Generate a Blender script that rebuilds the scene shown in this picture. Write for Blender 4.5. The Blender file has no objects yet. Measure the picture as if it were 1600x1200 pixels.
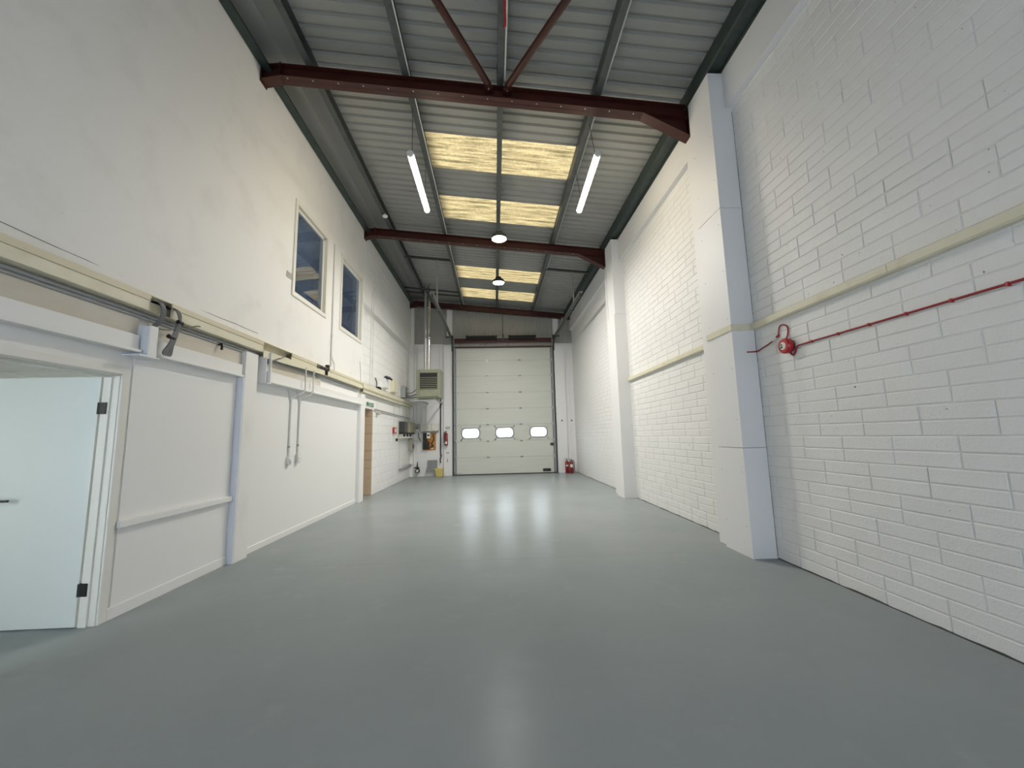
import bpy, math, random
from mathutils import Matrix, Vector
random.seed(7)
SC = bpy.context.scene
COL = SC.collection

# ---------------------------------------------------------------- camera
CAMP = (0.0, 0.0, 1.45)
FPX, YAW, PITCH, ROLL = 627.89, 0.0454927, 0.1292992, -0.0233272
def basis():
    cy, sy, cp, sp = math.cos(YAW), math.sin(YAW), math.cos(PITCH), math.sin(PITCH)
    f = Vector((sy*cp, cy*cp, sp)); r = Vector((cy, -sy, 0)); u = r.cross(f)
    cr, sr = math.cos(ROLL), math.sin(ROLL)
    return r*cr + u*sr, u*cr - r*sr, f
cr_, cu_, cf_ = basis()
cam = bpy.data.objects.new('camera', bpy.data.cameras.new('camera')); COL.objects.link(cam)
cam.data.sensor_width = 36.0; cam.data.lens = FPX/1600*36.0; cam.data.clip_start = .02
m = Matrix((cr_, cu_, -cf_)).transposed().to_4x4(); m.translation = CAMP
cam.matrix_world = m
SC.camera = cam
def proj(p):
    d = Vector(p) - Vector(CAMP); z = d.dot(cf_)
    return (800 + FPX*d.dot(cr_)/z, 600 - FPX*d.dot(cu_)/z) if z > .05 else None

# ---------------------------------------------------------------- world, exposure
w = bpy.data.worlds.new('sky'); SC.world = w; w.use_nodes = True
bg = w.node_tree.nodes['Background']
bg.inputs[0].default_value = (.84, .92, 1.0, 1); bg.inputs[1].default_value = 14.0
SC.view_settings.view_transform = 'Standard'
SC.view_settings.look = 'None'
SC.view_settings.gamma = 1.0
SC.view_settings.use_curve_mapping = False
SC.view_settings.exposure = 0.35
SC.cycles.max_bounces = 10
SC.cycles.diffuse_bounces = 6
SC.cycles.transparent_max_bounces = 12
SC.cycles.sample_clamp_indirect = 6
TUBE_E, BAY_E = 34.0, 640.0
LAMP_COL = (1.0, .865, .63)

# ---------------------------------------------------------------- materials
def mat(name, col, rough=.6, metal=0., spec=.5, bump=None, var=None, specks=None, emit=None, objvar=0., wave=None, coat=0.):
    M = bpy.data.materials.new(name); M.use_nodes = True
    N, L = M.node_tree.nodes, M.node_tree.links
    b = N['Principled BSDF']
    b.inputs['Base Color'].default_value = (*col, 1); b.inputs['Roughness'].default_value = rough
    b.inputs['Metallic'].default_value = metal; b.inputs['Specular IOR Level'].default_value = spec
    b.inputs['Coat Weight'].default_value = coat
    if emit:
        b.inputs['Emission Color'].default_value = (*emit[0], 1); b.inputs['Emission Strength'].default_value = emit[1]
    geo = N.new('ShaderNodeNewGeometry'); pos = geo.outputs['Position']
    def noise(scale, detail=4, rgh=.6, stretch=None):
        n = N.new('ShaderNodeTexNoise'); n.inputs['Scale'].default_value = scale
        n.inputs['Detail'].default_value = detail; n.inputs['Roughness'].default_value = rgh
        if stretch:
            mp = N.new('ShaderNodeMapping'); mp.inputs['Scale'].default_value = stretch
            L.new(pos, mp.inputs['Vector']); L.new(mp.outputs[0], n.inputs['Vector'])
        else: L.new(pos, n.inputs['Vector'])
        return n.outputs['Fac']
    c = None
    def mix(fac, a, bcol):
        mx = N.new('ShaderNodeMix'); mx.data_type = 'RGBA'
        L.new(fac, mx.inputs[0])
        if a is None: mx.inputs[6].default_value = (*col, 1)
        else: L.new(a, mx.inputs[6])
        mx.inputs[7].default_value = (*bcol, 1)
        return mx.outputs[2]
    def ramp(fac, lo, hi, a=0., bb=1.):
        r = N.new('ShaderNodeMapRange'); r.inputs['From Min'].default_value = lo; r.inputs['From Max'].default_value = hi
        r.inputs['To Min'].default_value = a; r.inputs['To Max'].default_value = bb
        L.new(fac, r.inputs['Value']); return r.outputs[0]
    if var:   # (scale, colour, lo, hi[, stretch])
        for v in (var if isinstance(var, list) else [var]):
            c = mix(ramp(noise(v[0], 5, .6, v[4] if len(v) > 4 else None), v[2], v[3]), c, v[1])
    if specks:  # (scale, colour, threshold)
        c = mix(ramp(noise(specks[0], 2, .5), specks[2], specks[2]+.04), c, specks[1])
    if objvar:
        oi = N.new('ShaderNodeObjectInfo')
        c = mix(ramp(oi.outputs['Random'], 0, 1, 0, objvar), c, tuple(x*.72 for x in col))
    if c is not None: L.new(c, b.inputs['Base Color'])
    if bump or wave:
        h = None
        for bb in ((bump if isinstance(bump, list) else [bump]) if bump else []):
            bn = N.new('ShaderNodeBump'); bn.inputs['Strength'].default_value = bb[1]; bn.inputs['Distance'].default_value = bb[2]
            L.new(noise(bb[0], bb[3] if len(bb) > 3 else 5, .6, bb[4] if len(bb) > 4 else None), bn.inputs['Height'])
            if h is not None: L.new(h, bn.inputs['Normal'])
            h = bn.outputs[0]
        if wave:  # (axis, scale, strength, distance)
            wv = N.new('ShaderNodeTexWave'); wv.bands_direction = wave[0]; wv.inputs['Scale'].default_value = wave[1]
            L.new(pos, wv.inputs['Vector'])
            bn = N.new('ShaderNodeBump'); bn.inputs['Strength'].default_value = wave[2]; bn.inputs['Distance'].default_value = wave[3]
            L.new(wv.outputs['Fac'], bn.inputs['Height'])
            if h is not None: L.new(h, bn.inputs['Normal'])
            h = bn.outputs[0]
        L.new(h, b.inputs['Normal'])
    return M

def glassmat(name, tint, ior, rough=0.0):
    M = bpy.data.materials.new(name); M.use_nodes = True
    N, L = M.node_tree.nodes, M.node_tree.links
    N.remove(N['Principled BSDF'])
    f0 = ((ior-1)/(ior+1))**2          # Schlick reflectance, the same from both sides of the pane
    lw = N.new('ShaderNodeLayerWeight'); lw.inputs['Blend'].default_value = .5
    pw5 = N.new('ShaderNodeMath'); pw5.operation = 'POWER'; L.new(lw.outputs['Facing'], pw5.inputs[0]); pw5.inputs[1].default_value = 5
    fr = N.new('ShaderNodeMath'); fr.operation = 'MULTIPLY_ADD'; L.new(pw5.outputs[0], fr.inputs[0]); fr.inputs[1].default_value = 1-f0; fr.inputs[2].default_value = f0
    tr = N.new('ShaderNodeBsdfTransparent'); tr.inputs[0].default_value = (*tint, 1)
    gl = N.new('ShaderNodeBsdfGlossy'); gl.inputs['Roughness'].default_value = rough
    mx = N.new('ShaderNodeMixShader')
    L.new(fr.outputs[0], mx.inputs[0]); L.new(tr.outputs[0], mx.inputs[1]); L.new(gl.outputs[0], mx.inputs[2])
    L.new(mx.outputs[0], N['Material Output'].inputs[0])
    return M

def grpmat():
    M = bpy.data.materials.new('aged_grp'); M.use_nodes = True
    N, L = M.node_tree.nodes, M.node_tree.links
    N.remove(N['Principled BSDF'])
    geo = N.new('ShaderNodeNewGeometry')
    mp = N.new('ShaderNodeMapping'); mp.inputs['Scale'].default_value = (1.2, 22, 1.2); L.new(geo.outputs['Position'], mp.inputs[0])
    n1 = N.new('ShaderNodeTexNoise'); n1.inputs['Scale'].default_value = 1.6; n1.inputs['Detail'].default_value = 8; L.new(mp.outputs[0], n1.inputs[0])
    r = N.new('ShaderNodeValToRGB'); L.new(n1.outputs['Fac'], r.inputs[0])
    r.color_ramp.elements[0].position = .33; r.color_ramp.elements[0].color = (.031, .024, .011, 1)
    r.color_ramp.elements[1].position = .60; r.color_ramp.elements[1].color = (.098, .073, .036, 1)
    n2 = N.new('ShaderNodeTexNoise'); n2.inputs['Scale'].default_value = 24; n2.inputs['Detail'].default_value = 6; L.new(geo.outputs['Position'], n2.inputs[0])
    r2 = N.new('ShaderNodeMapRange'); r2.inputs['From Min'].default_value = .35; r2.inputs['From Max'].default_value = .65
    r2.inputs['To Min'].default_value = .72; r2.inputs['To Max'].default_value = 1.15; L.new(n2.outputs['Fac'], r2.inputs['Value'])
    vm = N.new('ShaderNodeVectorMath'); vm.operation = 'SCALE'; L.new(r.outputs[0], vm.inputs[0]); L.new(r2.outputs[0], vm.inputs['Scale'])
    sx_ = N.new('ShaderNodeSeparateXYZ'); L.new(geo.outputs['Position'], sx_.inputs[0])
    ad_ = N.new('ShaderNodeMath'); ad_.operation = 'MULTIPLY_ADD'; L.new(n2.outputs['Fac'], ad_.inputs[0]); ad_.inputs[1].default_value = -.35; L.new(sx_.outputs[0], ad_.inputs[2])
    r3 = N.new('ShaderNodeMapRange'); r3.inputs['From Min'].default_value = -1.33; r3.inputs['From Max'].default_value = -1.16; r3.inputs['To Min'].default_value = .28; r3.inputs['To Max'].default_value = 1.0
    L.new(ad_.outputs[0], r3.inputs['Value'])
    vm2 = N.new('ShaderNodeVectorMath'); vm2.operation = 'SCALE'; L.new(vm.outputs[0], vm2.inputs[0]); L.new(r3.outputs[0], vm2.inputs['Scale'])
    t = N.new('ShaderNodeBsdfTranslucent'); L.new(vm2.outputs[0], t.inputs[0])
    d = N.new('ShaderNodeBsdfDiffuse'); d.inputs[0].default_value = (.5, .43, .28, 1)
    ad = N.new('ShaderNodeMixShader'); ad.inputs[0].default_value = .12
    L.new(t.outputs[0], ad.inputs[1]); L.new(d.outputs[0], ad.inputs[2])
    L.new(ad.outputs[0], N['Material Output'].inputs[0])
    return M

def lampmat(name, col, e):
    M = bpy.data.materials.new(name); M.use_nodes = True
    N, L = M.node_tree.nodes, M.node_tree.links
    N.remove(N['Principled BSDF'])
    em = N.new('ShaderNodeEmission'); em.inputs[0].default_value = (*col, 1); em.inputs[1].default_value = e
    L.new(em.outputs[0], N['Material Output'].inputs[0])
    return M

WH = (.80, .80, .785)
MT = dict(
    block=mat('painted_block', WH, .5, bump=[(9, .4, .012), (60, .65, .005), (220, .45, .002)], specks=(24, (.25, .245, .23), .745), objvar=.10),
    joint=mat('painted_joint', (.74, .74, .725), .6, bump=(60, .4, .004)),
    lblock=mat('painted_smooth_block', WH, .5, bump=[(8, .25, .006), (80, .3, .002)], objvar=.06),
    plaster=mat('white_plaster', (.80, .795, .775), .6, bump=[(3, .3, .006), (45, .25, .002)], var=(2.2, (.74, .735, .71), .52, .75), specks=(17, (.45, .44, .42), .80)),
    casing=mat('white_casing', (.79, .79, .79), .45, bump=(30, .15, .002), specks=(20, (.5, .48, .45), .80)),
    casingblue=mat('white_steel', (.74, .76, .82), .4, bump=(30, .2, .002)),
    panel=mat('white_board', (.80, .80, .79), .5, bump=(20, .1, .002)),
    beige=mat('beige_block', (.74, .58, .41), .5, bump=[(60, .3, .002)], objvar=.05),
    cream=mat('cream_trunking', (.72, .68, .53), .4, var=(5, (.66, .61, .46), .5, .7)),
    tan=mat('cream_lid', (.64, .58, .42), .4),
    tanstrip=mat('weathered_board', (.58, .53, .45), .7, var=(4, (.62, .60, .55), .45, .65, (1, .3, 1)), bump=(30, .2, .003)),
    floor=mat('grey_floor_paint', (.298, .330, .336), .26, spec=.02, bump=[(1.5, .10, .03, 3), (7, .16, .012, 4, (.35, 1.6, 1)), (60, .05, .002, 3, (.5, 1.5, 1))],
              var=[(.5, (.270, .30, .307), .4, .65), (3.5, (.325, .35, .352), .58, .8)], specks=(14, (.07, .072, .07), .785)),
    ground=mat('yard_concrete', (.5, .49, .46), .8, bump=(8, .2, .01)),
    sheet=mat('grey_liner_sheet', (.30, .305, .285), .5, bump=(3, .1, .01), var=(1.3, (.27, .275, .255), .45, .7)),
    flash=mat('smooth_flashing', (.25, .255, .24), .45),
    clad=mat('grey_wall_cladding', (.40, .40, .37), .5, var=(2, (.36, .35, .31), .5, .7)),
    red=mat('red_oxide_steel', (.056, .010, .0055), .5, bump=(25, .2, .003), var=(6, (.040, .008, .006), .45, .7)),
    purlin=mat('galvanised_purlin', (.075, .085, .082), .5, var=(9, (.05, .06, .058), .45, .7)),
    green=mat('dark_green_steel', (.030, .048, .044), .5, var=(9, (.018, .03, .028), .45, .7)),
    steel=mat('dark_steel', (.055, .06, .058), .45, metal=.3),
    galv=mat('galvanised_steel', (.45, .46, .46), .38, metal=.7),
    chrome=mat('bright_flue', (.75, .74, .72), .18, metal=1.),
    black=mat('black_plastic', (.012, .012, .012), .45),
    grey=mat('grey_plastic', (.33, .34, .345), .5),
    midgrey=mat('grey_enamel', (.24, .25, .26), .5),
    greycable=mat('grey_cable', (.16, .165, .17), .5),
    conduit=mat('painted_conduit', (.68, .68, .665), .45),
    doorp=mat('door_panel', (.60, .615, .56), .42, wave=('Z', 5.0, .25, .004), bump=(200, .06, .0006), var=(3, (.57, .585, .53), .45, .7, (.3, 1, 3))),
    leaf=mat('white_door_leaf', (.72, .76, .765), .22, bump=(120, .05, .0006, 4, (1, 1, .06))),
    frame=mat('cream_white_frame', (.76, .75, .70), .45),
    winframe=mat('cream_window_frame', (.76, .74, .67), .4),
    glass=glassmat('window_glass', (.50, .55, .62), 2.3),
    doorglass=glassmat('door_glass', (.93, .95, .97), 1.35),
    tintglass=glassmat('tinted_glass', (.52, .53, .55), 1.5),
    tintglass2=glassmat('obscured_glass', (.69, .69, .66), 1.5),
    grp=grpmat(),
    lamp=lampmat('lit_diffuser', LAMP_COL, TUBE_E),
    bay=lampmat('lit_lens', (1, .965, .90), BAY_E),
    lampbody=mat('lamp_body', (.75, .75, .73), .4),
    redp=mat('red_plastic', (.42, .012, .014), .32, coat=.3),
    redcable=mat('red_cable', (.30, .012, .02), .4),
    redpaint=mat('red_enamel', (.22, .008, .010), .25, coat=.5),
    white=mat('white_plastic', (.80, .80, .79), .4),
    label=mat('pale_label', (.72, .70, .66), .6),
    print=mat('dark_print', (.06, .065, .065), .6),
    signgreen=mat('sign_green', (.012, .14, .06), .5),
    olive=mat('olive_enamel', (.27, .28, .20), .42, var=(5, (.24, .25, .175), .45, .7)),
    board=mat('aged_board_box', (.34, .31, .22), .5, var=(4, (.22, .20, .13), .45, .6, (1, 1, .4))),
    orange=mat('orange_board', (.50, .24, .06), .6, var=(12, (.36, .15, .035), .45, .65)),
    yellow=mat('yellow_plastic', (.66, .55, .16), .5),
    mdf=mat('dull_board', (.5, .47, .40), .6),
    office=mat('office_paint', (.32, .34, .37), .7),
    ceiltile=mat('ceiling_tile', (.50, .51, .52), .8),
    facade=mat('pale_facade', (.72, .72, .70), .7),
    dkglass=mat('dark_pane', (.10, .13, .18), .1),
    brick=mat('dull_brick', (.42, .28, .22), .8),
)

# ---------------------------------------------------------------- mesh helpers
WO = {}     # world origin of each object
class MB:
    def __init__(s): s.v, s.f = [], []
    def quad(s, *p):
        i = len(s.v); s.v += [tuple(q) for q in p]; s.f.append(tuple(range(i, i+len(p)))); return s
    def box(s, x0, x1, y0, y1, z0, z1):
        x0, x1 = min(x0, x1), max(x0, x1); y0, y1 = min(y0, y1), max(y0, y1); z0, z1 = min(z0, z1), max(z0, z1)
        i = len(s.v)
        s.v += [(x0,y0,z0),(x1,y0,z0),(x1,y1,z0),(x0,y1,z0),(x0,y0,z1),(x1,y0,z1),(x1,y1,z1),(x0,y1,z1)]
        s.f += [tuple(i+k for k in q) for q in ((0,3,2,1),(4,5,6,7),(0,1,5,4),(1,2,6,5),(2,3,7,6),(3,0,4,7))]
        return s
    def hexa(s, bottom, top):
        i = len(s.v); s.v += [tuple(q) for q in bottom] + [tuple(q) for q in top]
        s.f += [tuple(i+k for k in q) for q in ((0,3,2,1),(4,5,6,7),(0,1,5,4),(1,2,6,5),(2,3,7,6),(3,0,4,7))]
        return s
    def prism(s, poly, axis, a, b):
        """poly of 2-D points in the two other axes (in xyz order), extruded along axis from a to b"""
        def P(u, v, t): return {'x': (t, u, v), 'y': (u, t, v), 'z': (u, v, t)}[axis]
        i, n = len(s.v), len(poly)
        s.v += [P(u, v, a) for u, v in poly] + [P(u, v, b) for u, v in poly]
        s.f += [tuple(i+k for k in range(n))[::-1], tuple(i+n+k for k in range(n))]
        s.f += [(i+k, i+(k+1) % n, i+n+(k+1) % n, i+n+k) for k in range(n)]
        return s
    def tube(s, path, r, n=8, cap=True, smooth=0):
        P = [Vector(p) for p in path]
        if smooth: P = catmull(P, smooth)
        R = r if isinstance(r, (list, tuple)) else [r]*len(P)
        t0 = (P[1]-P[0]).normalized()
        up = Vector((0, 0, 1)) if abs(t0.z) < .9 else Vector((1, 0, 0))
        a = t0.cross(up).normalized(); base = len(s.v)
        for k, p in enumerate(P):
            t = (P[min(k+1, len(P)-1)] - P[max(k-1, 0)]).normalized()
            a = (a - t*a.dot(t)).normalized(); b = t.cross(a)
            for j in range(n):
                g = 2*math.pi*j/n
                s.v.append(tuple(p + (a*math.cos(g) + b*math.sin(g))*R[k]))
        for k in range(len(P)-1):
            for j in range(n):
                q = base+k*n; s.f.append((q+j, q+(j+1) % n, q+n+(j+1) % n, q+n+j))
        if cap:
            s.f.append(tuple(base+j for j in range(n))[::-1]); q = base+(len(P)-1)*n
            s.f.append(tuple(q+j for j in range(n)))
        return s
    def lathe(s, prof, c, axis='z', n=20):
        """prof: (radius, height) along axis from c"""
        def P(r, h, g):
            u, v = r*math.cos(g), r*math.sin(g)
            return {'z': (c[0]+u, c[1]+v, c[2]+h), 'x': (c[0]+h, c[1]+u, c[2]+v), 'y': (c[0]+u, c[1]+h, c[2]+v)}[axis]
        base = len(s.v)
        for r, h in prof:
            s.v += [P(r, h, 2*math.pi*j/n) for j in range(n)]
        for k in range(len(prof)-1):
            for j in range(n):
                q = base+k*n; s.f.append((q+j, q+(j+1) % n, q+n+(j+1) % n, q+n+j))
        s.f.append(tuple(base+j for j in range(n))[::-1]); q = base+(len(prof)-1)*n
        s.f.append(tuple(q+j for j in range(n)))
        return s
    def build(s, name, m, parent=None, smooth=False, bevel=0., origin=None):
        if parent is not None: o0 = WO[parent]
        elif origin is not None: o0 = Vector(origin)
        else:
            lo = [min(v[k] for v in s.v) for k in range(3)]; hi = [max(v[k] for v in s.v) for k in range(3)]
            o0 = Vector(((lo[0]+hi[0])/2, (lo[1]+hi[1])/2, lo[2]))
        me = bpy.data.meshes.new(name)
        me.from_pydata([(v[0]-o0.x, v[1]-o0.y, v[2]-o0.z) for v in s.v], [], s.f)
        me.materials.append(MT[m] if isinstance(m, str) else m)
        import bmesh
        bm = bmesh.new(); bm.from_mesh(me); bmesh.ops.recalc_face_normals(bm, faces=bm.faces); bm.to_mesh(me); bm.free()
        if smooth:
            for p in me.polygons: p.use_smooth = True
            try: me.set_sharp_from_angle(angle=math.radians(40))
            except Exception: pass
        ob = bpy.data.objects.new(name, me); COL.objects.link(ob)
        if parent is not None: ob.parent = parent
        else: ob.location = o0
        WO[ob] = o0
        if bevel:
            bv = ob.modifiers.new('bevel', 'BEVEL'); bv.width = bevel; bv.segments = 2; bv.limit_method = 'ANGLE'
        return ob
def catmull(P, n):
    out = []
    for i in range(len(P)-1):
        p0, p1, p2, p3 = P[max(i-1, 0)], P[i], P[i+1], P[min(i+2, len(P)-1)]
        for k in range(n):
            t = k/n
            out.append(.5*((2*p1) + (p2-p0)*t + (2*p0-5*p1+4*p2-p3)*t*t + (3*p1-p0-3*p2+p3)*t**3))
    return out + [P[-1]]
def empty(name, loc):
    o = bpy.data.objects.new(name, None); COL.objects.link(o); o.location = loc; o.empty_display_size = .1
    WO[o] = Vector(loc); return o
def tag(o, label, cat, group=None):
    o['label'] = label; o['category'] = cat
    if group: o['group'] = group
    return o
def struct(o, label=None, cat=None):
    o['kind'] = 'structure'
    if label: o['label'] = label
    if cat: o['category'] = cat
    return o
def thing(name, loc, label, cat, group=None): return tag(empty(name, loc), label, cat, group)
def box(name, m, parent, *a, bevel=0.): return MB().box(*a).build(name, m, parent, bevel=bevel)

# ---------------------------------------------------------------- dimensions (metres)
XL, XR, YB, YF = -3.27, 3.20, 15.90, -4.0
ZB = lambda x: 6.575 - .098*x          # underside of the purlins
ZS = lambda x: ZB(x) + .20             # liner sheet
XRIDGE = -3.0
DX0, DX1, DZ = -1.56, 2.36, 4.99       # loading door

# ================================================================ FLOOR
fl = struct(MB().box(-6.6, 3.6, YF-.3, 16.15, -.25, -.02).build('floor', 'floor', origin=(0, 0, -.25)), 'smooth grey painted concrete floor of the unit', 'floor')
joints = [YF-.3, .38, 5.02, 9.66, 16.15]
for a, b in zip(joints, joints[1:]):
    MB().box(-3.5, 3.4, a+.0006, b-.0006, -.03, 0).build('slab', 'floor', fl, bevel=.0012)
for (x0, x1, y0, y1) in ((-6.6, -3.5, .5, 5.5), (-6.6, -3.5, 9.9, 11.2)):
    box('slab', 'floor', fl, x0, x1, y0, y1, -.03, -.001)

gr = struct(MB().box(-40, 40, 16.15, 70, -.3, -.02).build('ground', 'ground', origin=(0, 40, -.3)), 'pale concrete yard outside the loading door', 'ground')

# ================================================================ RIGHT WALL : grooved twin-course blocks
PIT, BH, JT = .47, .23, .006
wr = struct(MB().box(XR+.002, XR+.25, YF-.2, YB+.25, -.02, 7.4).build('wall_right', 'joint', origin=(XR+.1, 6, 0)), 'white painted block wall', 'wall')
def blockmesh(name, L, m, mid=True, depth=.005, axis=1):
    """block proud of the joint plane; local origin at the lower near corner of its cell, facing -X"""
    B = MB(); c = .007
    halves = [(JT/2, BH/2-JT/2), (BH/2+JT/2, BH-JT/2)] if mid else [(JT/2, BH-JT/2)]
    for z0, z1 in halves:
        y0, y1 = JT/2, L-JT/2
        A = [(0, y0, z0), (0, y1, z0), (0, y1, z1), (0, y0, z1)]
        F = [(-depth, y0+c, z0+c), (-depth, y1-c, z0+c), (-depth, y1-c, z1-c), (-depth, y0+c, z1-c)]
        B.quad(*F)
        for k in range(4): B.quad(A[k], A[(k+1) % 4], F[(k+1) % 4], F[k])
    me = bpy.data.meshes.new(name); me.from_pydata(B.v, [], B.f); me.materials.append(MT[m])
    import bmesh
    bm = bmesh.new(); bm.from_mesh(me); bmesh.ops.remove_doubles(bm, verts=bm.verts, dist=1e-5)
    bmesh.ops.recalc_face_normals(bm, faces=bm.faces)
    for f in bm.faces:   # open shell: make sure the front looks at -X
        if abs(f.normal.x) > .9 and f.normal.x > 0: bmesh.ops.reverse_faces(bm, faces=bm.faces); break
    bm.to_mesh(me); bm.free()
    return me, B
cells = []
for r in range(0, 25):
    off = 2.90 if r % 2 == 0 else 2.665
    k = -15
    while True:
        y = off + k*PIT; k += 1
        if y > YB: break
        if y+PIT < YF: continue
        y1 = min(y+PIT, YB)
        if y1-y < .08: continue
        z = r*BH
        if z+BH > 5.80: continue
        cells.append((y, y1, z))
def vis(x, y, y1, z, occl):
    yc, zc = (y+y1)/2, z+BH/2
    if any(a < yc < b for a, b in occl): return 0
    q = [proj((x, yy, zz)) for yy, zz in ((y, z), (y1, z), (y1, z+BH), (y, z+BH))]
    if any(p is None for p in q): return 0
    if max(p[0] for p in q) < 0 or min(p[0] for p in q) > 1600 or max(p[1] for p in q) < 0 or min(p[1] for p in q) > 1200: return 0
    A = sum(q[i][0]*q[(i+1) % 4][1]-q[(i+1) % 4][0]*q[i][1] for i in range(4))/2
    return abs(A)
occ = [(4.7, 5.55), (9.25, 10.2)]
cells.sort(key=lambda c: -vis(XR, c[0], c[1], c[2], occ))
bm_full, BF = blockmesh('block_shape', PIT, 'block')
bodies = MB()
for i, (y, y1, z) in enumerate(cells):
    j = Vector((random.uniform(-.0015, .0005), random.uniform(-.002, .002), random.uniform(-.002, .002)))
    if i < 298:
        me = bm_full if abs(y1-y-PIT) < .005 else blockmesh('block_cut', y1-y, 'block')[0]
        o = bpy.data.objects.new('block', me); COL.objects.link(o); o.parent = wr
        o.location = Vector((XR+.002, y, z)) - WO[wr] + j
        o.rotation_euler = (random.uniform(-.002, .002), 0, random.uniform(-.004, .004))
    else:
        i0 = len(bodies.v); src = BF if abs(y1-y-PIT) < .005 else blockmesh('tmp', y1-y, 'block')[1]
        bodies.v += [(v[0]+XR+.002+j.x, v[1]+y+j.y, v[2]+z+j.z) for v in src.v]
        bodies.f += [tuple(i0+k for k in f) for f in src.f]
bl = bodies.build('blockwork', 'block', wr); bl['kind'] = 'stuff'

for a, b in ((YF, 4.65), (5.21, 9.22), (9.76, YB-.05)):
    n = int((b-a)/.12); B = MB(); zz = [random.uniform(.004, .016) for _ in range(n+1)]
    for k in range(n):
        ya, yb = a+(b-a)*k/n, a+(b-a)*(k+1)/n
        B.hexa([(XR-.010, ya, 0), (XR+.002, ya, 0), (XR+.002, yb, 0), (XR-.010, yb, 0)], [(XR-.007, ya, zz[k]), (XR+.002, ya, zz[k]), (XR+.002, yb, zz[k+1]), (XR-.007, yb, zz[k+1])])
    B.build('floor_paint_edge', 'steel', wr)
# boxed band under the eaves, one for each bay
for a, b, lab in ((YF, 4.66, 'white boxed band above the blockwork with the red sounder'),
                  (5.46, 9.22, 'white boxed band above the blockwork between the two boxed columns'),
                  (10.08, YB-.02, 'white boxed band above the blockwork beside the loading door')):
    o = MB().box(3.11, XR-.004, a, b, 5.68, 6.235).build('boxed_band', 'casing', bevel=.004)
    tag(o, lab, 'wall band')
# cream ledges
def ledge(name, y0, y1, lab):
    t = thing(name, (XR-.03, (y0+y1)/2, 2.665), lab, 'trunking')
    MB().box(XR-.055, XR, y0, y1, 2.665, 2.745).build('trunking_body', 'cream', t, bevel=.003)
    n = max(1, round((y1-y0)/1.9)); s = (y1-y0)/n
    for k in range(n): MB().box(XR-.062, XR-.052, y0+k*s+.002, y0+(k+1)*s-.002, 2.675, 2.74).build('lid', 'cream', t, bevel=.002)
    return t
ledge('cable_trunking', YF, 4.655, 'cream trunking on the block wall above the red sounder')
ledge('cable_trunking', 5.21, 9.22, 'cream trunking on the block wall between the two boxed columns')

# boxed columns on the right wall
t = thing('boxed_column', (3.05, 4.93, 0), 'tall white boxed column beside the red sounder, wrapped by a cream band', 'column')
for z0, z1 in ((0, 1.248), (1.253, 2.66), (2.66, 4.268), (4.273, 6.19)):
    MB().box(2.91, XR+.01, 4.66, 5.20, z0, z1).build('casing_board', 'casing', t, bevel=.003)
MB().box(2.895, XR, 4.645, 5.215, 2.665, 2.745).build('cream_band', 'cream', t, bevel=.003)
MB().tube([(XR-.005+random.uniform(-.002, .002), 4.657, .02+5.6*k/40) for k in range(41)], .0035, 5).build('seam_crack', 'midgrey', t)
for k in range(9):
    for y in (4.72, 5.14):
        MB().lathe([(.006, 0), (.006, .003)], (2.907, y, .35+.62*k), 'x', 8).build('screw_head', 'grey', t)
t = thing('boxed_column', (3.05, 9.46, 0), 'white boxed column halfway along the block wall with thicker lower boards', 'column')
for z0, z1 in ((0, 4.3), (4.303, 6.2)):
    MB().box(2.91+(.02 if z0 > 1 else 0), XR+.01, 9.23, 9.75, z0, z1).build('casing_board', 'casing', t, bevel=.003)
# steel stanchions behind the boxings
for y, lab in ((5.37, 'white steel stanchion behind the boxed column by the sounder'), (9.98, 'white steel stanchion behind the middle boxed column')):
    t = thing('steel_stanchion', (3.08, y, 0), lab, 'column')
    for x0, x1 in ((2.97, 2.985), (3.165, 3.18)): MB().box(x0, x1, y-.08, y+.08, 0, 6.2).build('flange', 'casing', t)
    MB().box(2.985, 3.165, y-.006, y+.006, 0, 6.2).build('web', 'casing', t)

# ================================================================ LEFT WALL
def wall_holes(mb, x0, x1, ya, yb, za, zb, holes):
    ys = sorted({ya, yb, *[h[0] for h in holes], *[h[1] for h in holes]}); zs = sorted({za, zb, *[h[2] for h in holes], *[h[3] for h in holes]})
    for i in range(len(ys)-1):
        for j in range(len(zs)-1):
            yc, zc = (ys[i]+ys[i+1])/2, (zs[j]+zs[j+1])/2
            if any(h[0] < yc < h[1] and h[2] < zc < h[3] for h in holes): continue
            mb.box(x0, x1, ys[i], ys[i+1], zs[j], zs[j+1])
W1, W2 = (6.50, 7.72, 3.88, 5.44), (8.53, 9.84, 3.86, 5.44)
holes = [(2.68, 3.66, 0, 2.10), (10.05, 11.0, 0, 2.25), W1, W2]
mb = MB(); wall_holes(mb, XL-.22, XL, YF-.2, YB+.2, 0.0, 7.3, holes)
wl = struct(mb.build('wall_left', 'plaster', origin=(XL, 6, 0)), 'white plastered side wall', 'wall')
# shallow plaster step above the trunking
MB().box(XL, XL+.006, YF, 5.6, 2.80, 2.935).build('plaster_band', 'plaster', wl, bevel=.002)
pts = [(XL+.002, YF+.1+(5.5-YF)*k/60, 2.938+random.uniform(-.004, .004)+.012*math.sin(k*.35)) for k in range(61)]
MB().tube(pts, .0032, 5).build('plaster_crack', 'midgrey', wl)
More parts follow.
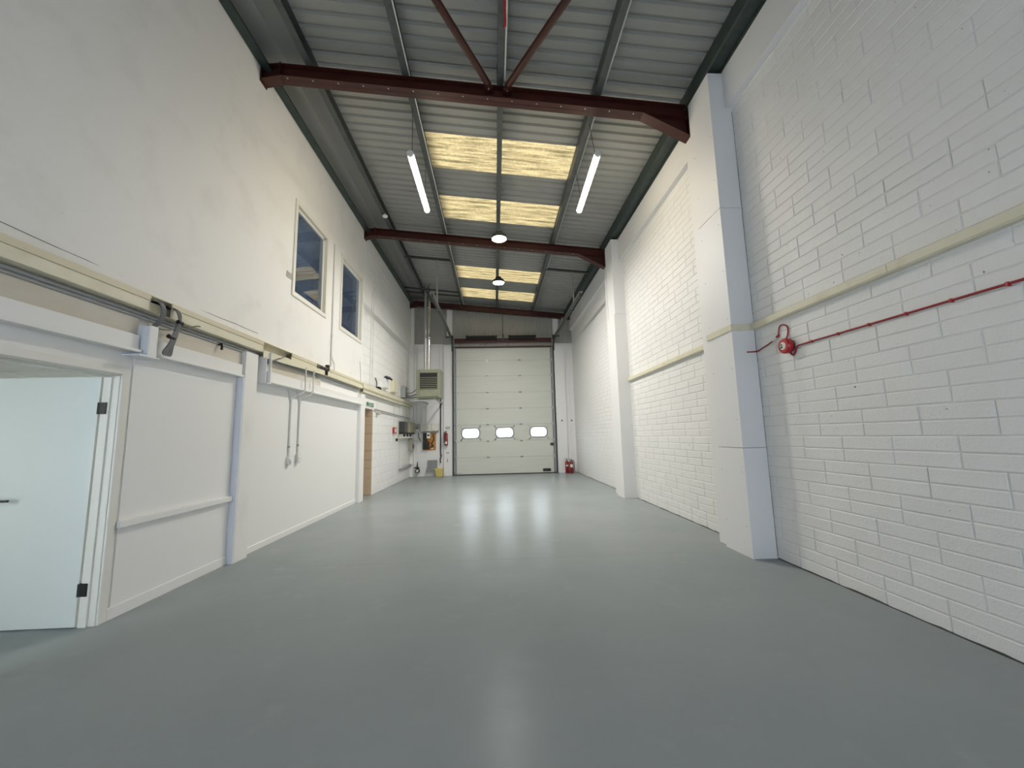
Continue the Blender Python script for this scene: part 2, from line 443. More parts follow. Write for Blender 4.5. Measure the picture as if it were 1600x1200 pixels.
# boards between the piers
MB().box(XL, XL+.008, 3.74, 5.20, .10, 2.29).build('wall_board', 'panel', wl, bevel=.002)
MB().box(XL, XL+.008, 5.51, 9.73, .08, 2.30).build('wall_board', 'panel', wl, bevel=.002)
struct(MB().box(XL+.008, XL+.05, 3.72, 5.20, .745, .805).build('trim_1', 'panel', bevel=.004), 'white dado rail across the board beside the open flush door', 'rail')
bb = struct(MB().box(XL, XL+.02, 3.70, 5.20, 0, .10).build('baseboard_left', 'panel', bevel=.004), 'white skirting board below the dado rail', 'skirting')
bb = struct(MB().box(XL, XL+.02, 5.51, 9.73, 0, .085).build('baseboard_left', 'panel', bevel=.004), 'white skirting board below the twin sockets', 'skirting')
# far blockwork as parts
me_l, BL = blockmesh('smooth_block_shape', PIT, 'lblock', mid=False, depth=.009)
def lblocks(ya, yb, za, zb, holes=()):
    r = 0; z = za
    while z+BH <= zb+.02:
        y = ya - (0 if r % 2 else PIT/2)
        while y < yb-.02:
            a, b = max(y, ya), min(y+PIT, yb)
            if b-a > .07 and not any(h[0]-.02 < (a+b)/2 < h[1]+.02 and h[2]-.1 < z+BH/2 < h[3]+.1 for h in holes):
                me = me_l if abs(b-a-PIT) < .004 else blockmesh('smooth_block_cut', b-a, 'lblock', False, .009)[0]
                o = bpy.data.objects.new('block', me); COL.objects.link(o); o.parent = wl
                o.rotation_euler = (0, 0, math.pi); o.location = Vector((XL-.0005, b, z)) - WO[wl]
            y += PIT
        z += BH; r += 1
lblocks(11.0, YB-.12, 0, 2.30)
lblocks(10.05, YB-.12, 2.90, 6.75)

# piers
t = thing('wall_pier', (XL+.045, 5.35, 0), 'white steel-edged pier between the dado-rail board and the sockets board', 'pier')
MB().box(XL, XL+.085, 5.21, 5.235, 0, 2.27).build('steel_edge', 'casingblue', t, bevel=.003)
MB().box(XL, XL+.088, 5.235, 5.50, 0, 2.62).build('pier_body', 'plaster', t, bevel=.004)
t = thing('wall_pier', (XL+.045, 9.88, 0), 'slim white pier beside the beige doorway', 'pier')
MB().box(XL, XL+.085, 9.73, 9.75, 0, 2.5).build('steel_edge', 'casing', t, bevel=.003)
MB().box(XL, XL+.09, 9.75, 10.04, 0, 2.55).build('pier_body', 'plaster', t, bevel=.004)
t = thing('wall_pier', (XL+.05, 15.83, 0), 'white corner pier between the side wall and the heater wall', 'pier')
MB().box(XL, XL+.125, 15.78, YB+.02, 0, 6.75).build('pier_body', 'plaster', t, bevel=.004)
MB().box(XL+.125, XL+.132, 15.79, 15.80, 0, 6.7).build('corner_bead', 'grey', t)

# white edge beam with bottom lip, in lengths
def ebeam(y0, y1, lab, proud=.07):
    t = thing('edge_beam', (XL+.03, (y0+y1)/2, 2.27), lab, 'beam')
    MB().box(XL+.008, XL+proud, y0, y1, 2.30, 2.435).build('web', 'panel', t, bevel=.003)
    MB().box(XL+.008, XL+proud+.03, y0, y1, 2.275, 2.30).build('bottom_lip', 'panel', t, bevel=.003)
ebeam(YF, 3.70, 'white edge beam over the open flush door')
ebeam(3.84, 5.20, 'white edge beam over the dado-rail board')
ebeam(5.72, 9.72, 'white edge beam over the twin sockets board', .11)
t = thing('beam_end_plate', (XL+.1, 5.70, 2.25), 'white folded end plate of the edge beam over the sockets board', 'bracket')
MB().box(XL, XL+.14, 5.60, 5.612, 2.26, 2.62).build('plate', 'casing', t)
MB().box(XL, XL+.16, 5.60, 5.72, 2.25, 2.262).build('foot', 'casingblue', t)
MB().box(XL+.12, XL+.15, 5.70, 5.72, 2.26, 2.70).build('upright', 'casing', t)
t = thing('beam_stub', (XL+.06, 3.77, 2.24), 'pale blue-white steel stub between two edge beams below hanging cables', 'bracket')
MB().box(XL, XL+.13, 3.72, 3.735, 2.25, 2.53).build('plate', 'casingblue', t, bevel=.002)
MB().box(XL, XL+.13, 3.735, 3.82, 2.25, 2.54).build('stub_body', 'casing', t, bevel=.003)
MB().box(XL, XL+.15, 3.62, 3.84, 2.235, 2.25).build('base_plate', 'casingblue', t, bevel=.002)

# weathered strip under the trunking
for y0, y1, lab in ((YF, 3.72, 'weathered tan board strip over the open flush door'), (3.84, 5.235, 'weathered tan board strip over the dado-rail board'), (5.5, 7.6, 'weathered tan board strip over the twin sockets')):
    o = MB().box(XL+.001, XL+.03, y0, y1, 2.445, 2.60).build('board_strip', 'tanstrip', bevel=.002); tag(o, lab, 'board')
# grey conduits running under the trunking
for k, (x, z, r) in enumerate(((.035, 2.645, .014), (.035, 2.612, .010))):
    o = MB().tube([(XL+x, YF+.1, z), (XL+x, 9.72, z)], r, 8).build('conduit', 'grey', smooth=True)
    tag(o, ['thicker grey conduit close under the cream trunking', 'thinner grey conduit above the tan board strip'][k], 'conduit')

# trunking lengths
def trunk(y0, y1, lab, lid=None, slots=False, z0=2.675):
    t = thing('cable_trunking', (XL+.05, (y0+y1)/2, z0), lab, 'trunking')
    x1 = XL+.10
    b = MB().box(XL, XL+.006, y0, y1, z0, 2.83).box(XL, x1, y0, y1, z0, z0+.005).box(XL, x1, y0, y1, 2.825, 2.83)
    b.build('channel', 'cream', t)
    if slots:
        f = MB()
        for a, c in ((z0, z0+.055), (z0+.066, z0+.078), (z0+.086, z0+.098), (z0+.108, 2.83)): f.box(x1-.004, x1, y0, y1, a, c)
        f.build('slotted_front', 'cream', t)
        for z in (z0+.060, z0+.082, z0+.103):
            MB().tube([(x1-.02, y0+.03, z), (x1-.02, y1-.02, z)], .007, 6).build('cable', 'greycable', t)
    else:
        for a, c in (lid or [(y0, y1)]):
            MB().box(x1-.004, x1, a, c, z0, 2.775).build('front', 'cream', t, bevel=.002)
            MB().box(x1-.004, x1+.008, a+.002, c-.002, 2.775, 2.83).build('lid', 'tan', t, bevel=.002)
    return t
trunk(YF, 3.74, 'cream trunking length over the open flush door')
trunk(3.74, 5.58, 'cream trunking length with grey cables hanging from its cut-out', lid=[(3.98, 5.58)])
trunk(5.58, 9.80, 'cream trunking length over the twin sockets, partly opened', lid=[(6.35, 7.25), (7.75, 9.80)])
trunk(9.84, 13.9, 'slotted cream trunking length over the beige doorway', slots=True, z0=2.60)
trunk(13.9, 15.78, 'slotted cream trunking length above the cable fuse boards', slots=True, z0=2.62)
o = MB().hexa([(XL+.115, 5.55, 2.60), (XL+.125, 5.55, 2.60), (XL+.125, 7.55, 2.66), (XL+.115, 7.55, 2.66)],
              [(XL+.115, 5.55, 2.70), (XL+.125, 5.55, 2.70), (XL+.125, 7.55, 2.745), (XL+.115, 7.55, 2.745)]).build('loose_lid', 'cream', bevel=.002)
tag(o, 'loose cream trunking lid hanging below the opened trunking', 'trunking lid')

# grey cables hanging from the cut-out
t = thing('cable_bundle', (XL+.12, 3.9, 2.30), 'bundle of grey cables looping out of the trunking cut-out', 'cables')
x = XL+.115
for k in range(4):
    d = .012*k
    MB().tube([(x-.05, 3.72-.02*k, 2.79), (x+.02, 3.78+d*.5, 2.78), (x+.03, 3.82+d, 2.72), (x+.02, 3.815+d, 2.62), (x-.01, 3.79+d, 2.56), (x-.03, 3.78+d*.5, 2.53)], .0085, 7, smooth=5).build('cable', 'greycable', t, smooth=True)
for k in range(5):
    d = .010*k
    MB().tube([(x-.04, 3.98, 2.80), (x+.02, 4.00+d, 2.76), (x+.03, 4.03+d*.6, 2.66), (x+.03, 3.99+d, 2.56), (x+.035, 3.93+d*.8, 2.42), (x+.03, 3.87+d, 2.32), (x+.03, 3.90+d*1.6, 2.30), (x+.03, 3.945+d, 2.40), (x+.03, 3.985+d, 2.52), (x+.01, 4.02+d, 2.62)], .0075, 7, smooth=5).build('cable', 'greycable', t, smooth=True)
MB().tube([(x-.02, 3.80, 2.53), (x+.03, 3.92, 2.545), (x+.03, 4.03, 2.60), (x+.01, 4.16, 2.62), (x+.005, 4.30, 2.69), (x, 4.36, 2.70)], .006, 6, smooth=5).build('cable', 'greycable', t, smooth=True)
MB().tube([(x+.028, 4.02, 2.655), (x+.028, 4.075, 2.652)], .022, 8).build('cable_tie', 'black', t)
MB().tube([(x+.028, 3.92, 2.485), (x+.03, 3.985, 2.478)], .022, 8).build('cable_tie', 'black', t)
for y, z, lab in ((4.78, 2.60, 'short black cable stub on the tan strip over the dado-rail board'), (5.66, 2.62, 'short black cable stub beside the folded beam end plate')):
    o = MB().tube([(XL+.03, y, z), (XL+.07, y+.01, z+.005), (XL+.075, y, z-.06)], .014, 7, smooth=4).build('cable_stub', 'black', smooth=True); tag(o, lab, 'cable')
t = thing('cable_joint', (XL+.1, 7.55, 2.74), 'tangle of black connectors in the trunking gap over the sockets board', 'cables')
for k in range(6):
    MB().tube([(XL+.08, 7.28+.07*k, 2.80), (XL+.12, 7.33+.07*k, 2.78+.02*(k % 2)), (XL+.12, 7.40+.06*k, 2.76), (XL+.10, 7.5+.05*k, 2.79)], .012, 6, smooth=4).build('cable', 'steel', t, smooth=True)
MB().box(XL+.07, XL+.13, 7.68, 7.75, 2.77, 2.88).build('connector', 'black', t, bevel=.004)
for k, (y, lab) in enumerate(((5.95, 'grey cable stretched from the opened trunking to the loose lid'), )):
    o = MB().tube([(XL+.06, 6.25, 2.79), (XL+.13, 6.05, 2.70), (XL+.13, 5.95, 2.66)], .010, 6, smooth=4).build('stray_cable', 'greycable', smooth=True); tag(o, lab, 'cable')
o = MB().tube([(XL+.05, 5.66, 2.52), (XL+.13, 5.80, 2.60), (XL+.12, 5.95, 2.66)], .012, 6, smooth=4).build('stray_cable', 'greycable', smooth=True)
tag(o, 'grey cable rising from the folded beam end plate to the loose lid', 'cable')

# twin socket drops
for y, zb_, lab in ((6.56, 1.08, 'white socket at the foot of the conduit nearer the pier, with a round outlet'), (6.85, 1.10, 'white switch box at the foot of the conduit farther from the pier')):
    t = thing('socket_outlet', (XL+.03, y, zb_), lab, 'socket')
    MB().tube([(XL+.158, y+.17, 2.66), (XL+.158, y+.165, 2.40), (XL+.158, y+.15, 2.27), (XL+.12, y+.09, 2.21), (XL+.030, y+.01, 2.14), (XL+.024, y, 2.06), (XL+.024, y, zb_+.14)], .0125, 8, smooth=4).build('conduit', 'conduit', t, smooth=True)
    MB().tube([(XL+.024, y-.12, 2.27), (XL+.024, y-.05, 2.17), (XL+.024, y, 2.08)], .008, 8, smooth=4).build('conduit_shadow', 'conduit', t, smooth=True)  # thin tube standing in for the drop conduit's cast shadow
    MB().tube([(XL+.024, y, zb_+.27), (XL+.024, y, zb_+.30)], .018, 8).build('coupling', 'grey', t)
    MB().box(XL+.008, XL+.05, y-.045, y+.045, zb_, zb_+.14).build('back_box', 'conduit', t, bevel=.004)
    if y < 6.7: MB().lathe([(.04, 0), (.04, .02), (.032, .03), (.02, .03)], (XL+.05, y+.005, zb_+.075), 'x', 16).build('round_outlet', 'white', t, smooth=True)
    else:
        p = MB().box(XL+.05, XL+.058, y-.04, y+.04, zb_+.02, zb_+.12).build('face_plate', 'white', t, bevel=.003)
        MB().box(XL+.058, XL+.064, y-.012, y+.012, zb_+.05, zb_+.09).build('rocker', 'label', p)
# upper conduits
def riser(y, z0, z1, r, lab, tail=None):
    t = thing('wall_conduit', (XL+.02, y, z0), lab, 'conduit')
    MB().tube([(XL+.018, y, z0), (XL+.018, y, z1)], r, 8).build('pipe', 'conduit', t, smooth=True)
    MB().tube([(XL+.018, y, z0+.62), (XL+.018, y, z0+.68)], r*1.8, 8).build('coupling', 'conduit', t)
    if tail: MB().tube(tail, r*.7, 7, smooth=5).build('tail', 'conduit', t, smooth=True)
riser(8.08, 2.92, 5.50, .014, 'thin painted conduit between the two interior windows', [(XL+.018, 8.08, 3.20), (XL+.018, 8.14, 3.08), (XL+.018, 8.24, 3.0), (XL+.018, 8.26, 2.84)])
riser(10.62, 2.86, 5.42, .018, 'painted conduit past the second window, the shorter of a pair')
riser(10.80, 2.86, 5.60, .018, 'painted conduit past the second window, the taller of a pair')
riser(15.45, 3.1, 5.1, .012, 'thin painted conduit by the corner pier', [(XL+.02, 14.2, 5.62), (XL+.02, 14.8, 5.35), (XL+.02, 15.45, 5.08)])
o = MB().tube([(XL+.012, 9.9, 2.84), (XL+.012, 9.9, 3.05), (XL+.012, 9.82, 3.35)], .008, 6, smooth=4).build('wall_cable', 'conduit', smooth=True); tag(o, 'thin painted cable curving above the slotted trunking', 'cable')
t = thing('vent_plate', (XL, 6.40, 4.15), 'small brown metal plate on the wall beside the first interior window', 'plate')
MB().box(XL, XL+.012, 6.27, 6.42, 4.06, 4.16).build('plate', 'mdf', t, bevel=.002)
MB().box(XL+.012, XL+.016, 6.29, 6.40, 4.08, 4.14).build('inset', 'grey', t)

# windows
def window(name, h, lab):
    y0, y1, z0, z1 = h
    t = struct(empty(name, (XL, (y0+y1)/2, z0)), lab, 'window')
    e = .06
    fr = MB().box(XL-.02, XL+.022, y0-e, y1+e, z0-e, z0+.012).box(XL-.02, XL+.022, y0-e, y1+e, z1-.012, z1+e).box(XL-.02, XL+.022, y0-e, y0+.012, z0+.012, z1-.012).box(XL-.02, XL+.022, y1-.012, y1+e, z0+.012, z1-.012)
    fr.build('window_frame', 'winframe', t, bevel=.003)
    s = .05
    MB().box(XL-.21, XL-.02, y0, y0+.012, z0, z1).box(XL-.21, XL-.02, y1-.012, y1, z0, z1).box(XL-.21, XL-.02, y0, y1, z0, z0+.012).box(XL-.21, XL-.02, y0, y1, z1-.012, z1).build('reveal_lining', 'winframe', t)
    MB().box(XL-.075, XL-.035, y0+.012, y0+.012+s, z0+.012, z1-.012).box(XL-.075, XL-.035, y1-.012-s, y1-.012, z0+.012, z1-.012).box(XL-.075, XL-.035, y0+.012, y1-.012, z0+.012, z0+.012+s).box(XL-.075, XL-.035, y0+.012, y1-.012, z1-.012-s, z1-.012).build('sash', 'winframe', t, bevel=.003)
    MB().box(XL-.058, XL-.052, y0+.06, y1-.06, z0+.06, z1-.06).build('pane', 'glass', t)
window('window_1', W1, 'interior window of the upper office nearer the open flush door')
window('window_2', W2, 'interior window of the upper office nearer the loading door')
# office behind the windows
ow = MB(); wall_holes(ow, -6.6, -6.5, 5.9, 10.3, 2.9, 6.1, [(7.0, 9.2, 4.0, 5.1)])
ow.box(-6.55, -6.54, 5.9, 5.91, 2.9, 6.1).box(-6.6, XL-.22, 5.8, 5.9, 2.9, 6.1).box(-6.6, XL-.22, 10.3, 10.4, 2.9, 6.1).box(-6.6, XL-.22, 5.8, 10.4, 2.8, 2.9).box(-6.6, XL-.22, 5.8, 10.4, 6.1, 6.2)
ow = struct(ow.build('wall_office', 'office', origin=(-5, 8, 2.8)), 'dim blue-grey walls of the upper office', 'wall')
for i in range(5):
    for j in range(7):
        MB().box(-6.5+.6*i+.012, -6.5+.6*i+.588, 5.9+.6*j+.012, 5.9+.6*j+.588, 5.70, 5.715).build('ceiling_tile', 'ceiltile', ow)
MB().box(-6.5, XL-.23, 5.9, 10.3, 5.716, 5.73).build('ceiling_grid', 'grey', ow)
for k in range(11):
    MB().box(-6.45, -6.44, 8.1+.2*k, 8.1+.2*k+.15, 3.3, 4.5).build('blind_slat', 'office', ow)

# ---------------------------------------------------------------- open flush door (door_1) and the room behind it
d1 = struct(empty('door_1', (XL-.1, 3.17, 0)), 'white flush door standing open into the side room', 'door')
jf = 'frame'
MB().box(XL-.20, XL+.005, 3.62, 3.655, 0, 2.09).build('jamb', jf, d1, bevel=.003)
MB().box(XL-.20, XL+.005, 2.685, 2.72, 0, 2.09).build('jamb', jf, d1, bevel=.003)
MB().box(XL-.20, XL+.005, 2.685, 3.655, 2.055, 2.09).build('head', jf, d1, bevel=.003)
MB().box(XL-.115, XL-.05, 3.605, 3.622, 0, 2.055).build('door_stop', jf, d1, bevel=.002)
MB().box(XL-.115, XL-.05, 2.72, 3.605, 2.04, 2.056).build('door_stop', jf, d1, bevel=.002)
MB().box(XL, XL+.022, 3.628, 3.70, 0, 2.075).build('architrave', jf, d1, bevel=.005)
MB().box(XL, XL+.022, 2.64, 2.71, 0, 2.075).build('architrave', jf, d1, bevel=.005)
MB().box(XL, XL+.022, 2.64, 3.70, 2.065, 2.135).build('architrave', jf, d1, bevel=.005)
lf = MB().box(-4.29, -3.405, 3.60, 3.644, .008, 2.045).build('door_leaf', 'leaf', d1, bevel=.002)
MB().box(-3.405, -3.40, 3.60, 3.644, .008, 2.045).build('leaf_edge', 'frame', lf)
for z in (1.72, .24):
    h = MB().box(-3.402, -3.392, 3.590, 3.640, z, z+.10).box(-3.394, -3.335, 3.596, 3.604, z, z+.10).build('hinge', 'black', d1)
    MB().tube([(-3.392, 3.598, z), (-3.392, 3.598, z+.10)], .006, 8).build('hinge_pin', 'steel', h)
h = MB().tube([(-4.20, 3.60, 1.03), (-4.20, 3.545, 1.03), (-4.17, 3.535, 1.03), (-4.02, 3.535, 1.02), (-3.97, 3.54, 1.02)], .010, 8, smooth=4).build('handle', 'steel', lf, smooth=True)
# side room
sr = MB().box(-6.4, -6.3, .7, 5.2, 0, 2.75).box(-6.4, XL-.22, 5.0, 5.2, 0, 2.75).box(-6.4, XL-.22, .7, 5.2, 2.65, 2.75)
for a in ((-6.4, -5.7, 0, 2.75), (-4.1, XL-.22, 0, 2.75), (-5.7, -4.1, 0, .7), (-5.7, -4.1, 2.3, 2.75)): sr.box(a[0], a[1], .6, .75, a[2], a[3])
sr = struct(sr.build('wall_side_room', 'frame', origin=(-4.8, 3, 0)), 'cream walls of the side room behind the open door', 'wall')
MB().box(-6.3, XL-.22, 4.94, 5.0, 2.26, 2.34).build('wall_rail', 'frame', sr, bevel=.004)
w3 = struct(empty('window_3', (-4.9, .68, .7)), 'daylight window of the side room', 'window')
MB().box(-5.7, -4.1, .64, .70, .70, .76).box(-5.7, -4.1, .64, .70, 2.24, 2.30).box(-5.7, -5.64, .64, .70, .76, 2.24).box(-4.16, -4.1, .64, .70, .76, 2.24).box(-4.93, -4.87, .64, .70, .76, 2.24).build('window_frame', 'white', w3, bevel=.003)
for a, b in ((-5.64, -4.93), (-4.87, -4.16)): MB().box(a, b, .668, .674, .76, 2.24).build('pane', 'tintglass2', w3)

# ---------------------------------------------------------------- beige passage
pw = MB().box(-5.4, XL-.012, 10.99, 11.2, -.01, 2.5).box(-5.6, -5.4, 9.8, 11.2, -.01, 2.6).box(-5.4, XL-.22, 9.8, 10.0, -.01, 2.6).box(-5.6, XL-.22, 9.8, 11.2, 2.5, 2.6)
pw = struct(pw.build('wall_passage', 'beige', origin=(-4.4, 10.6, 0)), 'beige block walls of the passage', 'wall')
for r in range(10):
    x = XL-.002
    first = PIT if r % 2 else PIT/2
    k = 0
    while x > -5.35:
        L_ = first if k == 0 else PIT
        MB().box(max(x-L_+.006, -5.4), x-.0, 10.972, 10.992, r*BH+.005+(.012 if r == 0 else 0), min(r*BH+BH-.005, 2.245)).build('block', 'beige', pw, bevel=.003)
        x -= L_; k += 1

# exit sign, sensor
t = thing('exit_sign', (XL+.01, 10.72, 2.30), 'small white sign with two green pictograms over the beige doorway', 'sign')
MB().box(XL+.006, XL+.014, 10.38, 11.0, 2.305, 2.42).build('plate', 'white', t)
sg = MB().box(XL+.014, XL+.018, 10.40, 10.66, 2.315, 2.41).build('pictogram', 'signgreen', t)
MB().lathe([(.012, 0), (.012, .002)], (XL+.018, 10.57, 2.393), 'x', 10).build('head', 'white', sg)
MB().tube([(XL+.019, 10.56, 2.38), (XL+.019, 10.52, 2.355), (XL+.019, 10.56, 2.335), (XL+.019, 10.55, 2.32)], .007, 6).build('runner', 'white', sg)
sg = MB().box(XL+.014, XL+.018, 10.72, 10.98, 2.315, 2.41).build('pictogram', 'signgreen', t)
MB().tube([(XL+.019, 10.77, 2.36), (XL+.019, 10.92, 2.36)], .008, 6).build('arrow_shaft', 'white', sg)
MB().quad((XL+.0195, 10.76, 2.362), (XL+.0195, 10.82, 2.40), (XL+.0195, 10.82, 2.322)).build('arrow_head', 'white', sg)
t = thing('wall_sensor', (XL+.06, 11.3, 2.13), 'small brown and white sensor hanging beside the beige doorway', 'sensor')
MB().box(XL, XL+.03, 11.22, 11.38, 2.17, 2.24).build('bracket', 'white', t, bevel=.004)
MB().lathe([(.03, 0), (.06, .02), (.065, .05), (.05, .075)], (XL+.07, 11.30, 2.125), 'z', 14).build('sensor_head', 'mdf', t, smooth=True)
MB().tube([(XL+.02, 11.3, 2.24), (XL+.02, 11.3, 2.60)], .008, 6).build('cable', 'conduit', t)

# boxes above the slotted trunking
def wbox(y, z, w_, h_, d, lab, m='white', extra=None):
    t = thing('junction_box', (XL, y, z), lab, 'box')
    MB().box(XL, XL+d, y-w_/2, y+w_/2, z, z+h_).build('box_body', m, t, bevel=.006)
    MB().box(XL+d, XL+d+.008, y-w_/2+.01, y+w_/2-.01, z+.01, z+h_-.01).build('cover', m, t, bevel=.004)
    if extra: extra(t)
wbox(12.0, 2.95, .40, .28, .10, 'white wall box with a black spout above the slotted trunking', 'white',
     lambda t: MB().tube([(XL+.06, 11.90, 3.20), (XL+.10, 11.88, 3.26), (XL+.18, 11.95, 3.24), (XL+.22, 12.05, 3.21)], [.05]*5+[.045]*4+[.03]*4, 8, smooth=4).build('spout', 'black', t, smooth=True))
wbox(12.95, 2.92, .50, .42, .12, 'cream wall box beside the white box with a black spout', 'cream')
wbox(14.3, 2.88, .40, .40, .16, 'grey wall box nearest the heater', 'grey')
for k, (y, lab) in enumerate(((11.1, 'small black cable tail above the beige doorway'), )):
    o = MB().tube([(XL+.05, y, 2.85), (XL+.05, y+.02, 3.0), (XL+.03, y-.06, 3.12)], .014, 6, smooth=4).build('cable_tail', 'black', smooth=True); tag(o, lab, 'cable')
o = MB().box(XL+.02, XL+.10, 11.2, 11.42, 2.84, 2.90).build('black_connector', 'black', bevel=.004); tag(o, 'flat black connector lying on the slotted trunking', 'connector')
for k, (z, lab) in enumerate(((2.96, 'upper black cable from the grey wall box to the heater'), (2.90, 'lower black cable from the grey wall box to the heater'))):
    o = MB().tube([(XL+.16, 14.3, z), (XL+.35, 14.2, z-.03), (-2.672, 14.05, z-.02+.05*(1-k))], .016, 7, smooth=5).build('heater_cable', 'black', smooth=True); tag(o, lab, 'cable')
o = MB().tube([(XL+.165, 14.36, 3.05), (-2.88, 14.26, 3.06), (-2.675, 14.22, 3.22)], .012, 7, smooth=5).build('heater_cable', 'black', smooth=True); tag(o, 'black cable curving up to the side of the heater', 'cable')

# fuse boards on the far side wall
t = thing('fuse_board', (XL+.1, 14.75, 1.5), 'aged olive-brown fuse board in the corner with black fuse carriers below', 'fuse board')
MB().box(XL, XL+.04, 13.75, 15.7, 1.45, 2.06).build('backboard', 'mdf', t, bevel=.004)
for k in range(4):
    m_ = ['steel', 'board', 'board', 'olive'][k]
    MB().box(XL+.04, XL+.24, 13.80+.47*k, 14.24+.47*k, 1.66, 2.03).build('enclosure', m_, t, bevel=.015)
MB().box(XL+.04, XL+.2, 13.80, 15.66, 1.615, 1.66).build('busbar_cover', 'black', t, bevel=.004)
for k in range(7): MB().box(XL+.04, XL+.15, 13.86+.26*k, 13.98+.26*k, 1.53, 1.615).build('fuse_carrier', 'black' if k % 2 else 'label', t, bevel=.004)
MB().box(XL+.04, XL+.17, 13.8, 15.66, 1.47, 1.52).build('cable_shelf', 'label', t)
for k in range(6): MB().tube([(XL+.04, 13.95+.31*k, 2.05), (XL+.04, 13.95+.31*k, 2.60)], .014, 7).build('conduit', 'conduit', t)
MB().tube([(XL+.05, 11.0, 2.26), (XL+.05, 13.0, 2.24), (XL+.05, 15.5, 2.20)], .018, 7).build('cable_run', 'grey', t)
t = thing('call_point', (XL+.03, 13.1, 1.37), 'red break-glass call point on a white plate beside the fuse board', 'call point')
MB().box(XL+.006, XL+.02, 12.95, 13.55, 1.32, 1.84).build('plate', 'white', t, bevel=.003)
MB().box(XL+.02, XL+.08, 13.02, 13.34, 1.62, 1.82).build('red_box', 'redp', t, bevel=.008)
MB().box(XL+.08, XL+.084, 13.08, 13.28, 1.66, 1.78).build('glass_plate', 'label', t)
MB().lathe([(.05, 0), (.05, .04), (.03, .06)], (XL+.02, 13.5, 1.42), 'x', 14).build('knob', 'black', t, smooth=True)
MB().box(XL+.02, XL+.026, 13.08, 13.26, 1.45, 1.56).build('notice', 'label', t)
MB().tube([(XL+.016, 13.2, 1.84), (XL+.016, 13.2, 2.6)], .01, 6).build('cable', 'conduit', t)
o = MB().tube([(XL+.04, 13.94, .42), (XL+.05, 14.3, .42), (XL+.05, 15.2, .46), (XL+.06, 15.78, .46)], .035, 10, smooth=3).build('low_pipe', 'grey', smooth=True); tag(o, 'grey pipe stub running low along the side wall into the corner', 'pipe')
o = MB().tube([(XL+.02, 14.0, .42), (XL+.02, 14.0, 1.45)], .012, 7).build('drop_conduit', 'conduit', smooth=True); tag(o, 'thin conduit dropping from the fuse board to the low pipe', 'conduit')
t = thing('cable_box', (XL+.08, 15.65, 1.0), 'dull brown cable box below the fuse board at the corner pier', 'box')
MB().box(XL, XL+.16, 15.45, 15.77, 1.0, 1.42).build('box_body', 'mdf', t, bevel=.01)
for k in range(3): MB().tube([(XL+.12, 15.5+.08*k, 1.3), (XL+.18, 15.52+.08*k, 1.15), (XL+.12, 15.5+.08*k, 1.02)], .016, 6, smooth=4).build('cable', 'greycable', t, smooth=True)

# ================================================================ BACK WALL
wb = MB().box(XL-.2, -1.62, YB, YB+.2, -.02, 5.16).box(2.42, XR+.2, YB, YB+.2, -.02, 5.16).box(XL-.2, XR+.2, YB+.06, YB+.2, 4.95, 7.4)
wb = struct(wb.build('wall_back', 'lblock', origin=(0, YB, 0)), 'white blockwork and grey cladding around the loading door', 'wall')
# vertical board joints on the white part
for x0, x1 in ((XL+.13, -3.02), (-3.015, -2.70), (-2.695, -2.13), (-2.125, -1.98)):
    MB().box(x0, x1, YB-.012, YB, 0, 5.15).build('wall_board', 'casing', wb, bevel=.002)
for x0, x1 in ((2.86, 3.02), (3.024, XR)): MB().box(x0, x1, YB-.012, YB, 0, 5.15).build('wall_board', 'casing', wb, bevel=.002)
def cladsheet(x0, x1, z0, parent, y=YB+.03, pitch=.095):
    n = round((x1-x0)/pitch); p = (x1-x0)/n; pts = []
    for k in range(n):
        a = x0+k*p; pts += [(a, 0), (a+.5*p, 0), (a+.58*p, .022), (a+.92*p, .022)]
    pts.append((x1, 0)); B = MB()
    for (xa, da), (xb, db) in zip(pts, pts[1:]):
        B.quad((xa, y+da, z0), (xb, y+db, z0), (xb, y+db, ZS(xb)+.05), (xa, y+da, ZS(xa)+.05))
    B.build('cladding_sheet', 'clad', parent)
xs = [XL, -2.32, -1.37, -.42, .53, 1.48, 2.43, XR]
for a, b in zip(xs, xs[1:]): cladsheet(a, b, 5.16 if (b < -1.5 or a > 2.3) else 5.02, wb)
box('cladding_rail', 'casing', wb, XL+.12, -1.99, YB-.02, YB+.05, 5.15, 5.18)
# casings beside the door
t = thing('door_casing', (-1.81, 15.84, 0), 'white casing beside the loading door with the wall-hung extinguisher', 'casing')
for z0, z1 in ((0, 2.72), (2.723, 5.07)): MB().box(-1.975, -1.63, 15.80, YB, z0, z1).build('casing_board', 'casing', t, bevel=.004)
t = thing('door_casing', (2.66, 15.84, 0), 'white casing beside the loading door and the floor-standing extinguishers', 'casing')
for z0, z1 in ((0, 2.72), (2.723, 5.07)): MB().box(2.46, 2.855, 15.80, YB, z0, z1).build('casing_board', 'casing', t, bevel=.004)
for x in (2.66, 3.06):
    MB().lathe([(.03, 0), (.03, -.012), (.012, -.02)], (x, 15.80 if x < 2.9 else YB-.012, 2.02), 'y', 12).build('bolt_cap', 'steel', t)
for x0, x1, lab in ((-1.85, -1.64, 'white post over the door casing with the wall-hung extinguisher'), (2.43, 2.64, 'white post over the door casing beside the floor extinguishers')):
    o = MB().box(x0, x1, 15.80, YB+.03, 5.45, ZB(x0)-.12).build('gable_post', 'casing', bevel=.003); tag(o, lab, 'post')
    o2 = MB().box(x0-.04, x1+.04, 15.74, YB, 5.44, 5.46).build('post_bracket', 'steel'); tag(o2, 'dark bracket plate under the ' + lab, 'bracket')

